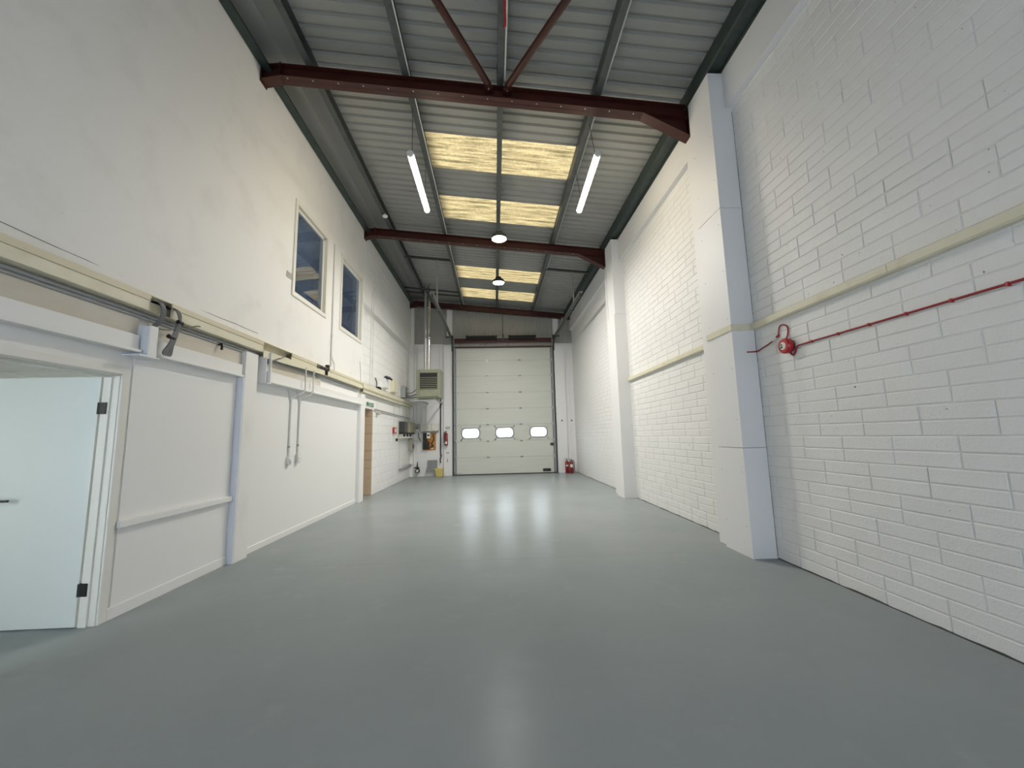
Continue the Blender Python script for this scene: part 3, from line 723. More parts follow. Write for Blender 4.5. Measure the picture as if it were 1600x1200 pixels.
# ---------------------------------------------------------------- loading door (door_2)
d2 = struct(empty('door_2', (.4, 15.86, 0)), 'closed sectional loading door in pale grey-green panels', 'door')
pz = [.03, .66, 1.28, 1.92, 2.55, 3.19, 3.85, 4.48, 4.97]
wins = [(-1.28, -.59), (.04, .735), (1.39, 2.06)]
def rrect(x0, x1, z0, z1, r, n=5):
    pts = []
    for cx, cz, a0 in ((x1-r, z1-r, 0), (x0+r, z1-r, 90), (x0+r, z0+r, 180), (x1-r, z0+r, 270)):
        for k in range(n+1):
            a = math.radians(a0+90*k/n); pts.append((cx+r*math.cos(a), cz+r*math.sin(a)))
    return pts
PY0, PY1 = 15.86, 15.90
for i, (z0, z1) in enumerate(zip(pz, pz[1:])):
    z0 += .003; z1 -= .003
    if i != 2:
        p = MB().box(DX0-.05, DX1+.05, PY0, PY1, z0, z1 + (.03 if i == 7 else 0)).build('door_panel', 'doorp', d2, bevel=.005)
    else:
        B = MB(); xs_ = [DX0-.05]
        wz0, wz1 = 1.41, 1.79
        for a, b in wins:
            m0 = xs_[-1]; B.box(m0, a-.05, PY0, PY1, z0, z1); xs_.append(b+.05)
            # plate with a rounded hole
            hole = rrect(a, b, wz0, wz1, .15, 6); cx, cz = (a+b)/2, (wz0+wz1)/2
            def outer(px, pz_):
                dx, dz = px-cx, pz_-cz; hx, hz = (b-a)/2+.05, (z1-z0)/2; zc = (z0+z1)/2
                s = min(hx/abs(dx) if abs(dx) > 1e-6 else 9e9, ((z1-cz) if dz > 0 else (cz-z0))/abs(dz) if abs(dz) > 1e-6 else 9e9)
                return (cx+dx*s, cz+dz*s)
            ring = []
            for h_ in hole: ring.append(h_)
            cors = [(b+.05, z1), (a-.05, z1), (a-.05, z0), (b+.05, z0)]
            n = len(hole); O = [outer(*h_) for h_ in hole]
            # snap the middle sample of each rounded corner to the plate corner
            for q in range(4): O[q*7+3] = cors[q]
            for k in range(n):
                a_, b_ = hole[k], hole[(k+1) % n]; c_, d_ = O[(k+1) % n], O[k]
                B.quad((a_[0], PY0, a_[1]), (b_[0], PY0, b_[1]), (c_[0], PY0, c_[1]), (d_[0], PY0, d_[1]))
                B.quad((a_[0], PY1, a_[1]), (b_[0], PY1, b_[1]), (c_[0], PY1, c_[1]), (d_[0], PY1, d_[1]))
                B.quad((a_[0], PY0, a_[1]), (b_[0], PY0, b_[1]), (b_[0], PY1, b_[1]), (a_[0], PY1, a_[1]))
        B.box(xs_[-1], DX1+.05, PY0, PY1, z0, z1)
        p = B.build('door_panel', 'doorp', d2)
        for a, b in wins:
            ri, ro = rrect(a+.02, b-.02, wz0+.02, wz1-.02, .13, 6), rrect(a-.025, b+.025, wz0-.025, wz1+.025, .17, 6)
            B = MB(); n = len(ri)
            for k in range(n):
                i_, j_ = ri[k], ri[(k+1) % n]; o_, q_ = ro[k], ro[(k+1) % n]
                B.quad((i_[0], PY0-.012, i_[1]), (j_[0], PY0-.012, j_[1]), (q_[0], PY0-.006, q_[1]), (o_[0], PY0-.006, o_[1]))
                B.quad((o_[0], PY0-.006, o_[1]), (q_[0], PY0-.006, q_[1]), (q_[0], PY0, q_[1]), (o_[0], PY0, o_[1]))
                B.quad((i_[0], PY0-.012, i_[1]), (j_[0], PY0-.012, j_[1]), (j_[0], PY1, j_[1]), (i_[0], PY1, i_[1]))
            B.build('window_bezel', 'midgrey', p)
            MB().prism(rrect(a+.01, b-.01, wz0+.01, wz1-.01, .14, 6), 'y', PY0+.012, PY0+.018).build('pane', 'doorglass', p)
    if i > 0:
        for x in (-.27, 1.04):
            h = MB().box(x-.05, x+.05, PY0-.012, PY0, z0-.045, z0+.035).build('panel_hinge', 'galv', p, bevel=.002)
            MB().tube([(x-.055, PY0-.016, z0-.004), (x+.055, PY0-.016, z0-.004)], .010, 8).build('hinge_pin', 'steel', h)
        for s, x in ((1, DX0+.06), (-1, DX1-.06)):
            h = MB().box(x-.055, x+.055, PY0-.02, PY0, z0-.05, z0+.05).build('roller_bracket', 'galv', p, bevel=.003)
            MB().lathe([(.03, 0), (.03, .03)], (x-s*.05-(.03 if s < 0 else 0)*0, PY0-.05, z0), 'x', 12).build('roller', 'steel', h)
    for x0, x1 in ((DX0+.01, DX0+.075), (DX1-.075, DX1-.01)):
        MB().box(x0, x1, PY0-.006, PY0+.02, z0, z1).build('end_cap', 'midgrey', p)
for z in pz[1:-1]: MB().box(DX0-.05, DX1+.05, PY0+.007, PY1, z-.006, z+.006).build('joint_seal', 'midgrey', d2)
MB().box(DX0-.05, DX1+.05, PY0-.004, PY1, .0, .034).build('bottom_seal', 'black', d2)
MB().prism(rrect(1.845, 2.165, .075, .185, .045), 'y', PY0-.02, PY0+.001).build('pull_handle', 'black', d2)
MB().box(-1.45, -1.28, PY0-.05, PY0, .03, .10).build('shoot_bolt', 'galv', d2, bevel=.004)
MB().box(2.17, 2.30, PY0-.05, PY0, 1.08, 1.16).build('lock_box', 'black', d2, bevel=.006)
# door tracks
def track(xv, s, lab):
    t = thing('door_track', (xv, 15.78, 0), lab, 'door track')
    MB().box(xv-.03, xv+.03, 15.74, 15.85, 0, 5.05).build('vertical_angle', 'steel', t)
    MB().box(xv+s*.03, xv+s*.045, 15.76, 15.84, .05, 5.05).build('guide_lip', 'galv', t)
    xt = xv-s*.03
    prof = [(xt, 15.79, 4.85), (xt, 15.76, 5.08), (xt, 15.62, 5.22), (xt, 15.40, 5.27), (xt, 15.1, 5.275), (xt, 10.55, 5.30)]
    MB().tube(prof, .033, 6, smooth=4).build('curved_rail', 'steel', t)
    MB().box(xt-.05, xt+.05, 10.5, 15.2, 5.335, 5.345).build('rail_flange', 'galv', t)
    MB().box(xt-.02, xt+.02, 11.5, 11.535, 5.32, ZB(xt)+.02).build('hanger', 'galv', t)
    MB().box(xt-.02, xt+.02, 13.6, 13.63, 5.32, 5.55).build('hanger', 'galv', t)
    for y in (10.6, 11.9): MB().box(xt-.03, xt+.03, y, y+.10, 5.22, 5.27).build('stop_plate', 'steel', t)
    for k in range(7): MB().box(xv-.028, xv+.028, 15.73, 15.855, .62+.63*k, .68+.63*k).build('fixing_cleat', 'steel', t)
    # cable pulley by the corner
    MB().lathe([(.10, 0), (.11, .01), (.085, .02), (.085, .05), (.11, .06), (.10, .07)], (xv-s*.03-.035, 15.66, 5.36), 'x', 18).build('cable_drum', 'black', t, smooth=True)
    return t
track(-1.60, 1, 'dark door track rising beside the wall-hung extinguisher casing')
track(2.40, -1, 'dark door track rising beside the floor-standing extinguishers')
for x0, x1, lab in ((-2.62, -1.20, 'green-black cross bar between purlins on the heater side'), (1.60, 3.02, 'green-black cross bar between purlins by the block wall')):
    o = MB().hexa([(x0, 11.49, ZB(x0)-.01), (x1, 11.49, ZB(x1)-.01), (x1, 11.55, ZB(x1)-.01), (x0, 11.55, ZB(x0)-.01)],
                  [(x0, 11.49, ZB(x0)+.05), (x1, 11.49, ZB(x1)+.05), (x1, 11.55, ZB(x1)+.05), (x0, 11.55, ZB(x0)+.05)]).build('cross_bar', 'steel')
    tag(o, lab, 'bar')
o = MB().tube([(-2.45, 11.55, ZB(-2.45)), (-2.3, 13.0, 6.45), (-1.68, 13.6, 5.50)], .022, 6).build('diagonal_stay', 'steel'); tag(o, 'thin dark stay slanting from the cross bar to the door track', 'stay')
# torsion shaft with springs
t = thing('torsion_shaft', (.4, 15.66, 5.2), 'red oxide spring beam with two black coil springs over the loading door', 'door springs')
MB().box(DX0+.02, DX1-.02, 15.72, 15.86, 5.18, 5.38).build('beam', 'red', t, bevel=.004)
MB().tube([(DX0, 15.66, 5.36), (DX1, 15.66, 5.36)], .016, 8).build('shaft', 'galv', t)
for a, b in ((-1.05, .13), (.64, 1.68)):
    n = 34; pts = [(a+(b-a)*k/(n*10), 15.66+.082*math.cos(2*math.pi*k/10), 5.36+.082*math.sin(2*math.pi*k/10)) for k in range(n*10+1)]
    MB().tube(pts, .014, 5).build('coil_spring', 'black', t)
    MB().tube([(a, 15.66, 5.36), (b, 15.66, 5.36)], .055, 10).build('spring_core', 'black', t)
    for xx in (a, b): MB().tube([(xx-.03, 15.66, 5.36), (xx+.03, 15.66, 5.36)], .10, 14).build('spring_cone', 'black', t)
MB().box(.37, .42, 15.60, 15.80, 5.22, 5.50).build('centre_bracket', 'steel', t)
MB().tube([(.395, 15.86, 5.45), (.395, 15.86, 6.4)], .012, 6).build('tie_rod', 'steel', t)
o = MB().box(DX0-.03, DX1+.03, 15.78, 15.855, 4.985, 5.045).build('door_lintel', 'red', bevel=.003); tag(o, 'narrow red oxide lintel directly over the loading door', 'lintel')

# ---------------------------------------------------------------- heater corner
t = thing('unit_heater', (-2.24, 14.1, 2.82), 'olive green warm-air heater with black louvres hanging by the corner', 'heater')
hx0, hx1, hy0, hy1, hz0, hz1 = -2.66, -1.84, 13.75, 14.5, 2.82, 3.81
MB().box(hx0, hx1, hy0+.02, hy1, hz0, hz1).build('cabinet', 'olive', t, bevel=.02)
MB().box(hx0+.10, hx1-.06, hy0-.006, hy0+.02, hz0+.04, hz0+.26).build('access_panel', 'olive', t, bevel=.006)
MB().box(hx0+.12, hx1-.09, hy0+.008, hy0+.022, hz0+.29, hz1-.11).build('grille_back', 'black', t)
for a in ((hx0+.09, hx0+.125, hz0+.28, hz1-.1), (hx1-.095, hx1-.06, hz0+.28, hz1-.1), (hx0+.09, hx1-.06, hz1-.13, hz1-.1), (hx0+.09, hx1-.06, hz0+.26, hz0+.29)):
    MB().box(a[0], a[1], hy0-.008, hy0+.022, a[2], a[3]).build('grille_frame', 'olive', t)
for k in range(7):
    z = hz0+.31+.062*k
    MB().hexa([(hx0+.125, hy0-.015, z), (hx1-.095, hy0-.015, z), (hx1-.095, hy0+.01, z+.014), (hx0+.125, hy0+.01, z+.014)],
              [(hx0+.125, hy0-.015, z+.008), (hx1-.095, hy0-.015, z+.008), (hx1-.095, hy0+.01, z+.022), (hx0+.125, hy0+.01, z+.022)]).build('louvre', 'olive', t)
for x in (hx0+.06, hx1-.20): MB().box(x-.02, x+.02, 14.0, YB-.012, hz0-.05, hz0).build('support_arm', 'galv', t)
MB().box(-2.85, -2.30, 13.70, 13.76, 2.70, 2.74).build('support_bar', 'galv', t)
for k, (x, r, m_, lab) in enumerate(((-2.412, .052, 'galv', 'dull grey flue pipe rising from the heater'), (-2.288, .048, 'chrome', 'bright chrome flue pipe rising from the heater'))):
    f = thing('flue_pipe', (x, 14.15, 3.81), lab, 'flue')
    MB().tube([(x, 14.15, 3.80), (x, 14.15, ZS(x)+.15)], r, 16).build('pipe', m_, f, smooth=True)
    for z in (4.95, 6.1): MB().tube([(x, 14.15, z), (x, 14.15, z+.04)], r*1.15, 16).build('collar', 'galv', f, smooth=True)
for y, lab in ((14.0, 'front angle bar steadying the heater flues'), (14.42, 'rear angle bar steadying the heater flues')):
    o = MB().hexa([(-3.18, y, ZB(-3.18)-.06), (-1.2, y+.03, ZB(-1.2)-.06), (-1.2, y+.07, ZB(-1.2)-.06), (-3.18, y+.04, ZB(-3.18)-.06)],
                  [(-3.18, y, ZB(-3.18)-.015), (-1.2, y+.03, ZB(-1.2)-.015), (-1.2, y+.07, ZB(-1.2)-.015), (-3.18, y+.04, ZB(-3.18)-.015)]).build('angle_bar', 'steel'); tag(o, lab, 'bar')

# services on the back wall
YW = YB-.012
def bpipe(pts, r, lab, m_='conduit'):
    o = MB().tube(pts, r, 8, smooth=3 if len(pts) > 2 else 0).build('wall_pipe', m_, smooth=True); tag(o, lab, 'pipe')
bpipe([(-3.02, YW-.03, 2.07), (-3.02, YW-.03, 5.1)], .014, 'slim conduit rising from the grey meter box')
bpipe([(-2.66, YW-.03, 2.05), (-2.66, YW-.03, 2.85), (-2.72, YW-.03, 2.92), (-3.0, YW-.03, 2.9)], .018, 'looped pipe above the pale switch boxes')
bpipe([(-2.83, YW-.03, 2.05), (-2.83, YW-.03, 2.62), (-2.68, YW-.03, 2.62)], .013, 'short branch pipe beside the looped pipe')
bpipe([(-2.10, YW-.04, 3.1), (-2.10, YW-.04, .95), (-2.07, YW-.05, .80), (-2.11, YW-.06, .62), (-2.09, YW-.06, .50)], .022, 'black cable dropping beside the door casing', 'black')
bpipe([(XL+.14, YW-.06, 1.37), (-3.0, YW-.06, 1.36), (-2.80, YW-.06, 1.34)], .018, 'pale pipe running from the corner to the orange board')
bpipe([(-2.95, YW-.05, 1.66), (-2.94, YW-.08, 1.5), (-2.86, YW-.08, 1.36)], .014, 'black flexible cable under the meter box', 'black')
bpipe([(-2.15, YW-.03, 3.1), (-2.15, YW-.03, 5.1)], .010, 'thin conduit above the heater beside the door casing')
o = MB().box(-2.60, -2.14, YW-.02, YW, 2.0, 2.75).build('white_board', 'white', bevel=.003); tag(o, 'plain white board between the heater and the switch boxes', 'board')
t = thing('meter_box', (-3.0, YW-.08, 1.68), 'grey meter box at the corner end of the switch boxes', 'box')
MB().box(-3.12, -2.88, YW-.14, YW, 1.70, 2.03).build('box_body', 'conduit', t, bevel=.006)
MB().box(-3.10, -2.90, YW-.15, YW-.14, 1.80, 2.0).build('cover', 'grey', t, bevel=.004)
MB().box(-3.04, -2.95, YW-.155, YW-.15, 1.83, 1.86).build('slot', 'print', t)
for x0, x1, lab in ((-2.86, -2.45, 'pale switch box beside the grey meter box'), (-2.44, -2.16, 'pale switch box nearest the black cable')):
    t = thing('switch_box', ((x0+x1)/2, YW-.06, 1.70), lab, 'box')
    MB().box(x0, x1, YW-.16, YW, 1.72, 1.98).build('box_body', 'label', t, bevel=.006)
    MB().box(x0+.02, x1-.02, YW-.17, YW-.16, 1.75, 1.96).build('cover', 'label', t, bevel=.004)
    MB().box(x0+.04, x1-.06, YW-.12, YW-.02, 1.66, 1.72).build('gland_plate', 'midgrey', t)
t = thing('meter_board', (-2.53, YW-.03, 1.0), 'orange wooden board with black meters under the switch boxes', 'meter board')
MB().box(-2.78, -2.29, YW-.03, YW, .99, 1.66).build('board', 'orange', t, bevel=.003)
MB().box(-2.77, -2.62, YW-.13, YW-.03, 1.35, 1.64).build('meter', 'black', t, bevel=.008)
p = MB().box(-2.62, -2.50, YW-.15, YW-.03, 1.44, 1.66).build('meter', 'white', t, bevel=.006)
MB().box(-2.60, -2.52, YW-.155, YW-.15, 1.53, 1.60).build('display', 'print', p)
MB().box(-2.77, -2.54, YW-.14, YW-.03, 1.03, 1.32).build('isolator', 'black', t, bevel=.01)
MB().tube([(-2.40, YW-.05, 1.60), (-2.36, YW-.08, 1.40), (-2.44, YW-.08, 1.25), (-2.38, YW-.07, 1.15), (-2.50, YW-.06, 1.12)], .018, 7, smooth=5).build('cable', 'black', t, smooth=True)
MB().box(-2.46, -2.38, YW-.04, YW-.03, 1.03, 1.07).build('tag', 'label', t)
t = thing('grey_cabinet', (-2.41, YW-.1, .27), 'grey metal box with a sloping hood above the yellow tub', 'box')
MB().box(-2.59, -2.23, YW-.10, YW, .30, .61).build('box_body', 'midgrey', t, bevel=.008)
MB().box(-2.63, -2.305, YW-.20, YW, .24, .295).build('shelf', 'grey', t, bevel=.006)
t = thing('yellow_tub', (-2.13, 15.68, 0), 'yellow plastic tub on the floor beside the door casing', 'tub')
MB().hexa([(-2.24, 15.60, 0), (-2.01, 15.60, 0), (-2.01, 15.78, 0), (-2.24, 15.78, 0)], [(-2.29, 15.56, .28), (-1.99, 15.56, .28), (-1.99, 15.79, .28), (-2.29, 15.79, .28)]).build('tub_body', 'yellow', t, bevel=.015)
MB().box(-2.30, -1.985, 15.55, 15.795, .26, .30).build('rim', 'yellow', t, bevel=.008)
t = thing('water_valve', (-2.98, YW-.1, .16), 'black stop valve with upright lever low on the heater wall', 'valve')
MB().tube([(-2.97, YW-.02, .26), (-2.97, YW-.12, .26)], .06, 12).build('valve_body', 'black', t)
MB().lathe([(.075, 0), (.09, .03), (.09, .10), (.06, .13)], (-2.97, YW-.10, .16), 'z', 14).build('meter_bowl', 'black', t, smooth=True)
MB().lathe([(.05, 0), (.05, .012)], (-2.96, YW-.20, .23), 'y', 12).build('dial', 'label', t)
MB().hexa([(-3.0, YW-.12, .30), (-2.95, YW-.12, .30), (-2.95, YW-.08, .30), (-3.0, YW-.08, .30)], [(-2.985, YW-.11, .56), (-2.965, YW-.11, .56), (-2.965, YW-.09, .56), (-2.985, YW-.09, .56)]).build('lever', 'black', t, bevel=.004)
MB().tube([(-3.09, YW-.10, .335), (-2.90, YW-.10, .335)], .025, 8).build('cross_pipe', 'black', t)

# fire extinguishers
def extinguisher(x, y, z, h, r, lab, band, hose=1, rot=0.):
    t = thing('fire_extinguisher', (x, y, z), lab, 'extinguisher', 'fire extinguishers')
    MB().lathe([(r*.92, 0), (r, .02), (r, h*.74), (r*.93, h*.80), (r*.6, h*.86), (r*.3, h*.88)], (x, y, z), 'z', 20).build('cylinder', 'redpaint', t, smooth=True)
    MB().lathe([(r*.28, 0), (r*.28, h*.06)], (x, y, z+h*.88), 'z', 12).build('neck', 'galv', t, smooth=True)
    MB().hexa([(x-r*.9, y-.015, z+h*.93), (x+r*.5, y-.015, z+h*.93), (x+r*.5, y+.015, z+h*.93), (x-r*.9, y+.015, z+h*.93)],
              [(x-r*.9, y-.015, z+h*.95), (x+r*.5, y-.015, z+h*.97), (x+r*.5, y+.015, z+h*.97), (x-r*.9, y+.015, z+h*.95)]).build('carry_handle', 'black', t)
    MB().hexa([(x-r*.9, y-.012, z+h*1.0), (x+r*.4, y-.012, z+h*.97), (x+r*.4, y+.012, z+h*.97), (x-r*.9, y+.012, z+h*1.0)],
              [(x-r*.9, y-.012, z+h*1.02), (x+r*.4, y-.012, z+h*.99), (x+r*.4, y+.012, z+h*.99), (x-r*.9, y+.012, z+h*1.02)]).build('lever', 'black', t)
    if hose: MB().tube([(x+r*.3*hose, y-.01, z+h*.91), (x+r*1.1*hose, y-.03, z+h*.88), (x+r*1.28*hose, y-.03, z+h*.70), (x+r*1.25*hose, y-.03, z+h*.35), (x+r*1.12*hose, y-.03, z+h*.16)], .014, 8, smooth=5).build('hose', 'black', t, smooth=True)
    # curved label
    B = MB(); n = 8
    for k in range(n):
        a, b = math.radians(-90-38+76*k/n+rot), math.radians(-90-38+76*(k+1)/n+rot); q = r+.0015
        B.quad((x+q*math.cos(a), y+q*math.sin(a), z+h*band[0]), (x+q*math.cos(b), y+q*math.sin(b), z+h*band[0]), (x+q*math.cos(b), y+q*math.sin(b), z+h*band[1]), (x+q*math.cos(a), y+q*math.sin(a), z+h*band[1]))
    B.build('paper_label', 'label', t)
    return t
extinguisher(2.90, 15.52, .0, .52, .085, 'red extinguisher with a hose standing on the floor by the loading door', (.44, .66))
extinguisher(2.76, 15.66, .0, .54, .07, 'red extinguisher tucked behind another on the floor by the door casing', (.48, .58), hose=0)
t = extinguisher(-1.87, 15.70, 1.15, .56, .065, 'red extinguisher hung on the door casing', (.12, .28), hose=-1)
MB().box(-1.92, -1.82, 15.765, 15.803, 1.2, 1.6).build('wall_bracket', 'black', t)
t = thing('notice_plate', (-1.80, 15.795, 1.78), 'grey notice above the wall-hung extinguisher', 'notice')
MB().box(-1.90, -1.74, 15.792, 15.80, 1.78, 1.88).build('plate', 'grey', t)
for k in range(3): MB().box(-1.885, -1.755, 15.790, 15.792, 1.795+.027*k, 1.807+.027*k).build('text_line', 'label', t)
t = thing('door_control', (-1.82, 15.79, .84), 'small grey and white switch plate below the wall-hung extinguisher', 'switch')
MB().box(-1.88, -1.74, 15.78, 15.80, .84, .92).build('plate', 'white', t, bevel=.003)
for x in (-1.85, -1.79): MB().box(x-.02, x+.02, 15.772, 15.78, .86, .90).build('button', 'midgrey', t)
t = thing('rope_cleat', (-1.83, 15.79, .56), 'tiny grey rope cleat low on the door casing', 'cleat')
MB().box(-1.85, -1.82, 15.77, 15.803, .56, .60).build('base', 'grey', t)
MB().tube([(-1.835, 15.765, .52), (-1.835, 15.765, .67)], .010, 7).build('horns', 'grey', t)

# ================================================================ ROOF
ce = struct(empty('ceiling', (0, 6, 6.7)), 'pale grey profiled roof lining with rooflights', 'ceiling')
LITE = [k for k in range(-12, 12)]
def sheet(y0, y1, x0, x1, m_, name, zoff=0.):
    p = (y1-y0)/5; pts = []
    for k in range(5):
        a = y0+k*p; pts += [(a, 0), (a+.62*p, 0), (a+.72*p, .034), (a+.90*p, .034)]
    pts.append((y1, 0)); B = MB()
    for (ya, da), (yb, db) in zip(pts, pts[1:]):
        B.quad((x0, ya, ZS(x0)+da+zoff), (x1, ya, ZS(x1)+da+zoff), (x1, yb, ZS(x1)+db+zoff), (x0, yb, ZS(x0)+db+zoff))
    return B.build(name, m_, ce)
lights_y = (6.6, 8.5, 12.25, 14.15)
edges = []
y = 6.6
while y > YF-.2: y -= .95
cuts = [y]
while y < YB+.2:
    nxt = y+.95
    for a in lights_y:
        if y < a-.02 < nxt-.04 and abs(a-y) > .05: nxt = a; break
    y = nxt; cuts.append(y)
XA, XB_ = -2.72, 3.30
for a, b in zip(cuts, cuts[1:]):
    if any(abs(a-l) < .02 for l in lights_y):
        sheet(a, b, XA, -1.17, 'sheet', 'roof_sheet'); sheet(a, b, 1.58, XB_, 'sheet', 'roof_sheet')
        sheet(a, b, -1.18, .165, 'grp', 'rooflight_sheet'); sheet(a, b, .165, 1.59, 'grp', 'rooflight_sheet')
    else: sheet(a, b, XA, XB_, 'sheet', 'roof_sheet')
# smooth ridge flashing
zr = ZS(XRIDGE)
rf = MB().quad((-2.68, YF-.2, ZS(-2.68)-.004), (-2.68, YB+.2, ZS(-2.68)-.004), (XRIDGE, YB+.2, zr), (XRIDGE, YF-.2, zr)).quad((XRIDGE, YF-.2, zr), (XRIDGE, YB+.2, zr), (XL-.2, YB+.2, zr-.05), (XL-.2, YF-.2, zr-.05))
rf.build('ridge_flashing', 'flash', ce)
# opaque sarking above the eaves so no daylight leaks past the wall heads
MB().box(3.05, 3.6, YF-.2, YB+.2, 6.50, 6.56).build('eaves_flashing', 'flash', ce)

# ---------------------------------------------------------------- purlins
def cpurlin(x, lab, y0=YF, y1=YB, m_='purlin'):
    t = thing('purlin', (x, (y0+y1)/2, ZB(x)), lab, 'purlin')
    h, fw, th = .195, .088, .006
    P = lambda dx, dz: (x+dx, ZB(x)+dz)
    B = MB()
    B.prism([P(0, 0), P(th, 0), P(th, h), P(0, h)], 'y', y0, y1)
    B.prism([P(th, 0), P(fw, 0), P(fw, th), P(th, th)], 'y', y0, y1)
    B.prism([P(fw-th, th), P(fw, th), P(fw, .022), P(fw-th, .022)], 'y', y0, y1)
    B.prism([P(th, h-th), P(fw, h-th-.006), P(fw, h-.006), P(th, h)], 'y', y0, y1)
    B.build('section', m_, t)
    for yy in (.73, 5.365, 9.995):
        MB().box(x-.008, x, yy-.25, yy+.25, ZB(x)+.02, ZB(x)+.17).build('sleeve', m_, t)
    return t
cpurlin(-2.63, 'galvanised purlin along the edge of the smooth ridge flashing')
cpurlin(-1.25, 'galvanised purlin bordering the rooflights on the plaster-wall side')
cpurlin(.13, 'galvanised purlin running down the middle of the rooflights')
t17 = cpurlin(1.56, 'galvanised purlin bordering the rooflights on the block-wall side')
MB().tube([(1.665, YF, ZB(1.66)+.016), (1.665, YB-.1, ZB(1.66)+.016)], .012, 6).build('conduit', 'galv', t17)
MB().tube([(.236, YF, ZB(.23)+.016), (.236, 5.2, ZB(.23)+.016)], .012, 6).build('conduit', 'conduit', WO and bpy.data.objects['purlin.002'])
MB().tube([(-1.148, YF, ZB(-1.15)+.014), (-1.148, YB-.1, ZB(-1.15)+.014)], .010, 6).build('conduit', 'conduit', bpy.data.objects['purlin.001'])
t = thing('wall_head_beam', (XL+.07, 6, 6.79), 'dark green steel beam along the head of the plaster wall', 'beam')
MB().prism([(XL+.01, 6.79), (XL+.13, 6.79), (XL+.13, 6.80), (XL+.02, 6.80), (XL+.02, 6.98), (XL+.01, 6.98)], 'y', YF, 15.77).build('channel', 'green', t)
MB().box(XL+.12, XL+.13, YF, 15.77, 6.80, 6.83).build('lip', 'green', t)
t = thing('eaves_beam', (3.0, 6, 6.2), 'dark green steel eaves beam above the block wall', 'beam')
MB().prism([(2.93, 6.27), (2.945, 6.24), (3.11, 6.24), (3.11, 6.255), (2.95, 6.255), (2.94, 6.27), (2.94, 6.47), (2.93, 6.47)], 'y', YF, YB).build('channel', 'green', t)
MB().box(2.93, 3.10, YF, YB, 6.465, 6.475).build('top_flange', 'green', t)
MB().box(3.095, 3.11, YF, YB, 6.20, 6.25).build('lip', 'green', t)

# ---------------------------------------------------------------- rafters
def rafter(yc, lab, haunch=True, x1=2.96, d=.20, fw=.085):
    t = thing('rafter', (0, yc, ZB(0)-d), lab, 'rafter')
    th = .012
    def strip(xa, xb, za, zb, ha, hb, y0, y1, name):   # za, zb: lower edge z at both ends, ha/hb upper
        return MB().hexa([(xa, y0, za), (xb, y0, zb), (xb, y1, zb), (xa, y1, za)], [(xa, y0, ha), (xb, y0, hb), (xb, y1, hb), (xa, y1, ha)]).build(name, 'red', t)
    B = lambda x: ZB(max(x, XRIDGE)) - (.10*(XRIDGE-x) if x < XRIDGE else 0)
    for xa, xb in ((XL+.012, XRIDGE), (XRIDGE, x1)):
        ex = .03 if xa < -3.1 else 0
        strip(xa, xb, B(xa)-d-ex, B(xb)-d-ex*.2, B(xa)-d+th-ex, B(xb)-d+th-ex*.2, yc-fw, yc+fw, 'bottom_flange')
        strip(xa, xb, B(xa)-th, B(xb)-th, B(xa), B(xb), yc-fw, yc+fw, 'top_flange')
        strip(xa, xb, B(xa)-d-ex, B(xb)-d, B(xa), B(xb), yc-.006, yc+.006, 'web')
    MB().box(XL, XL+.014, yc-fw, yc+fw, B(XL)-d-.06, B(XL)+.02).build('end_plate', 'red', t)
    MB().box(XRIDGE-.008, XRIDGE+.008, yc-fw, yc+fw, B(XRIDGE)-d-.005, B(XRIDGE)+.02).build('apex_plate', 'red', t)
    if haunch:
        xa = 2.28
        strip(xa, x1, B(xa)-d-.002, B(x1)-d-.30, B(xa)-d+.012, B(x1)-d-.285, yc-fw, yc+fw, 'haunch_flange')
        strip(xa, x1, B(xa)-d, B(x1)-d-.29, B(xa)-d+.02, B(x1)-d+.02, yc-.006, yc+.006, 'haunch_web')
        MB().box(x1-.005, x1+.012, yc-fw, yc+fw, B(x1)-d-.30, B(x1)).build('end_plate', 'red', t)
    for k in range(16):
        x = -2.9+.36*k
        if x < 2.25:
            MB().lathe([(.011, -.008), (.011, .0)], (x, yc-fw*.55, B(x)-d), 'z', 6).build('bolt', 'galv', t)
    return t
rafter(5.365, 'dark red steel rafter with two diagonal braces bolted to its middle')
rafter(9.995, 'dark red steel rafter crossing behind the round lamp')
rafter(.73, 'dark red steel rafter at the other end of the diagonal braces')
rafter(15.62, 'dark red steel rafter against the cladding over the loading door', False, 3.1)
def brace(xs_, xe, ye, lab):
    t = thing('roof_brace', (xs_, 5.2, ZB(xs_)-.07), lab, 'brace')
    MB().tube([(xs_, 5.24, ZB(xs_)-.05), (xe, ye, ZB(xe)-.05)], .048, 10).build('bar', 'red', t, smooth=True)
    MB().box(xs_-.06, xs_+.06, 5.20, 5.35, ZB(xs_)-.10, ZB(xs_)-.088).build('gusset', 'red', t)
    MB().lathe([(.014, -.01), (.014, .0)], (xs_, 5.25, ZB(xs_)-.10), 'z', 6).build('bolt', 'galv', t)
brace(0.0, -2.45, .85, 'dark red diagonal brace leaning toward the plaster wall')
brace(.27, 2.55, .85, 'dark red diagonal brace leaning toward the block wall')
o = MB().tube([(.20, 4.4, ZB(.2)-.02), (.215, 4.30, ZB(.2)-.10), (.20, 4.0, ZB(.2)-.04), (.20, 3.2, ZB(.2)-.03)], .016, 6, smooth=4).build('hanging_cord', 'redcable', smooth=True); tag(o, 'dark red cord looped along the middle purlin', 'cord')

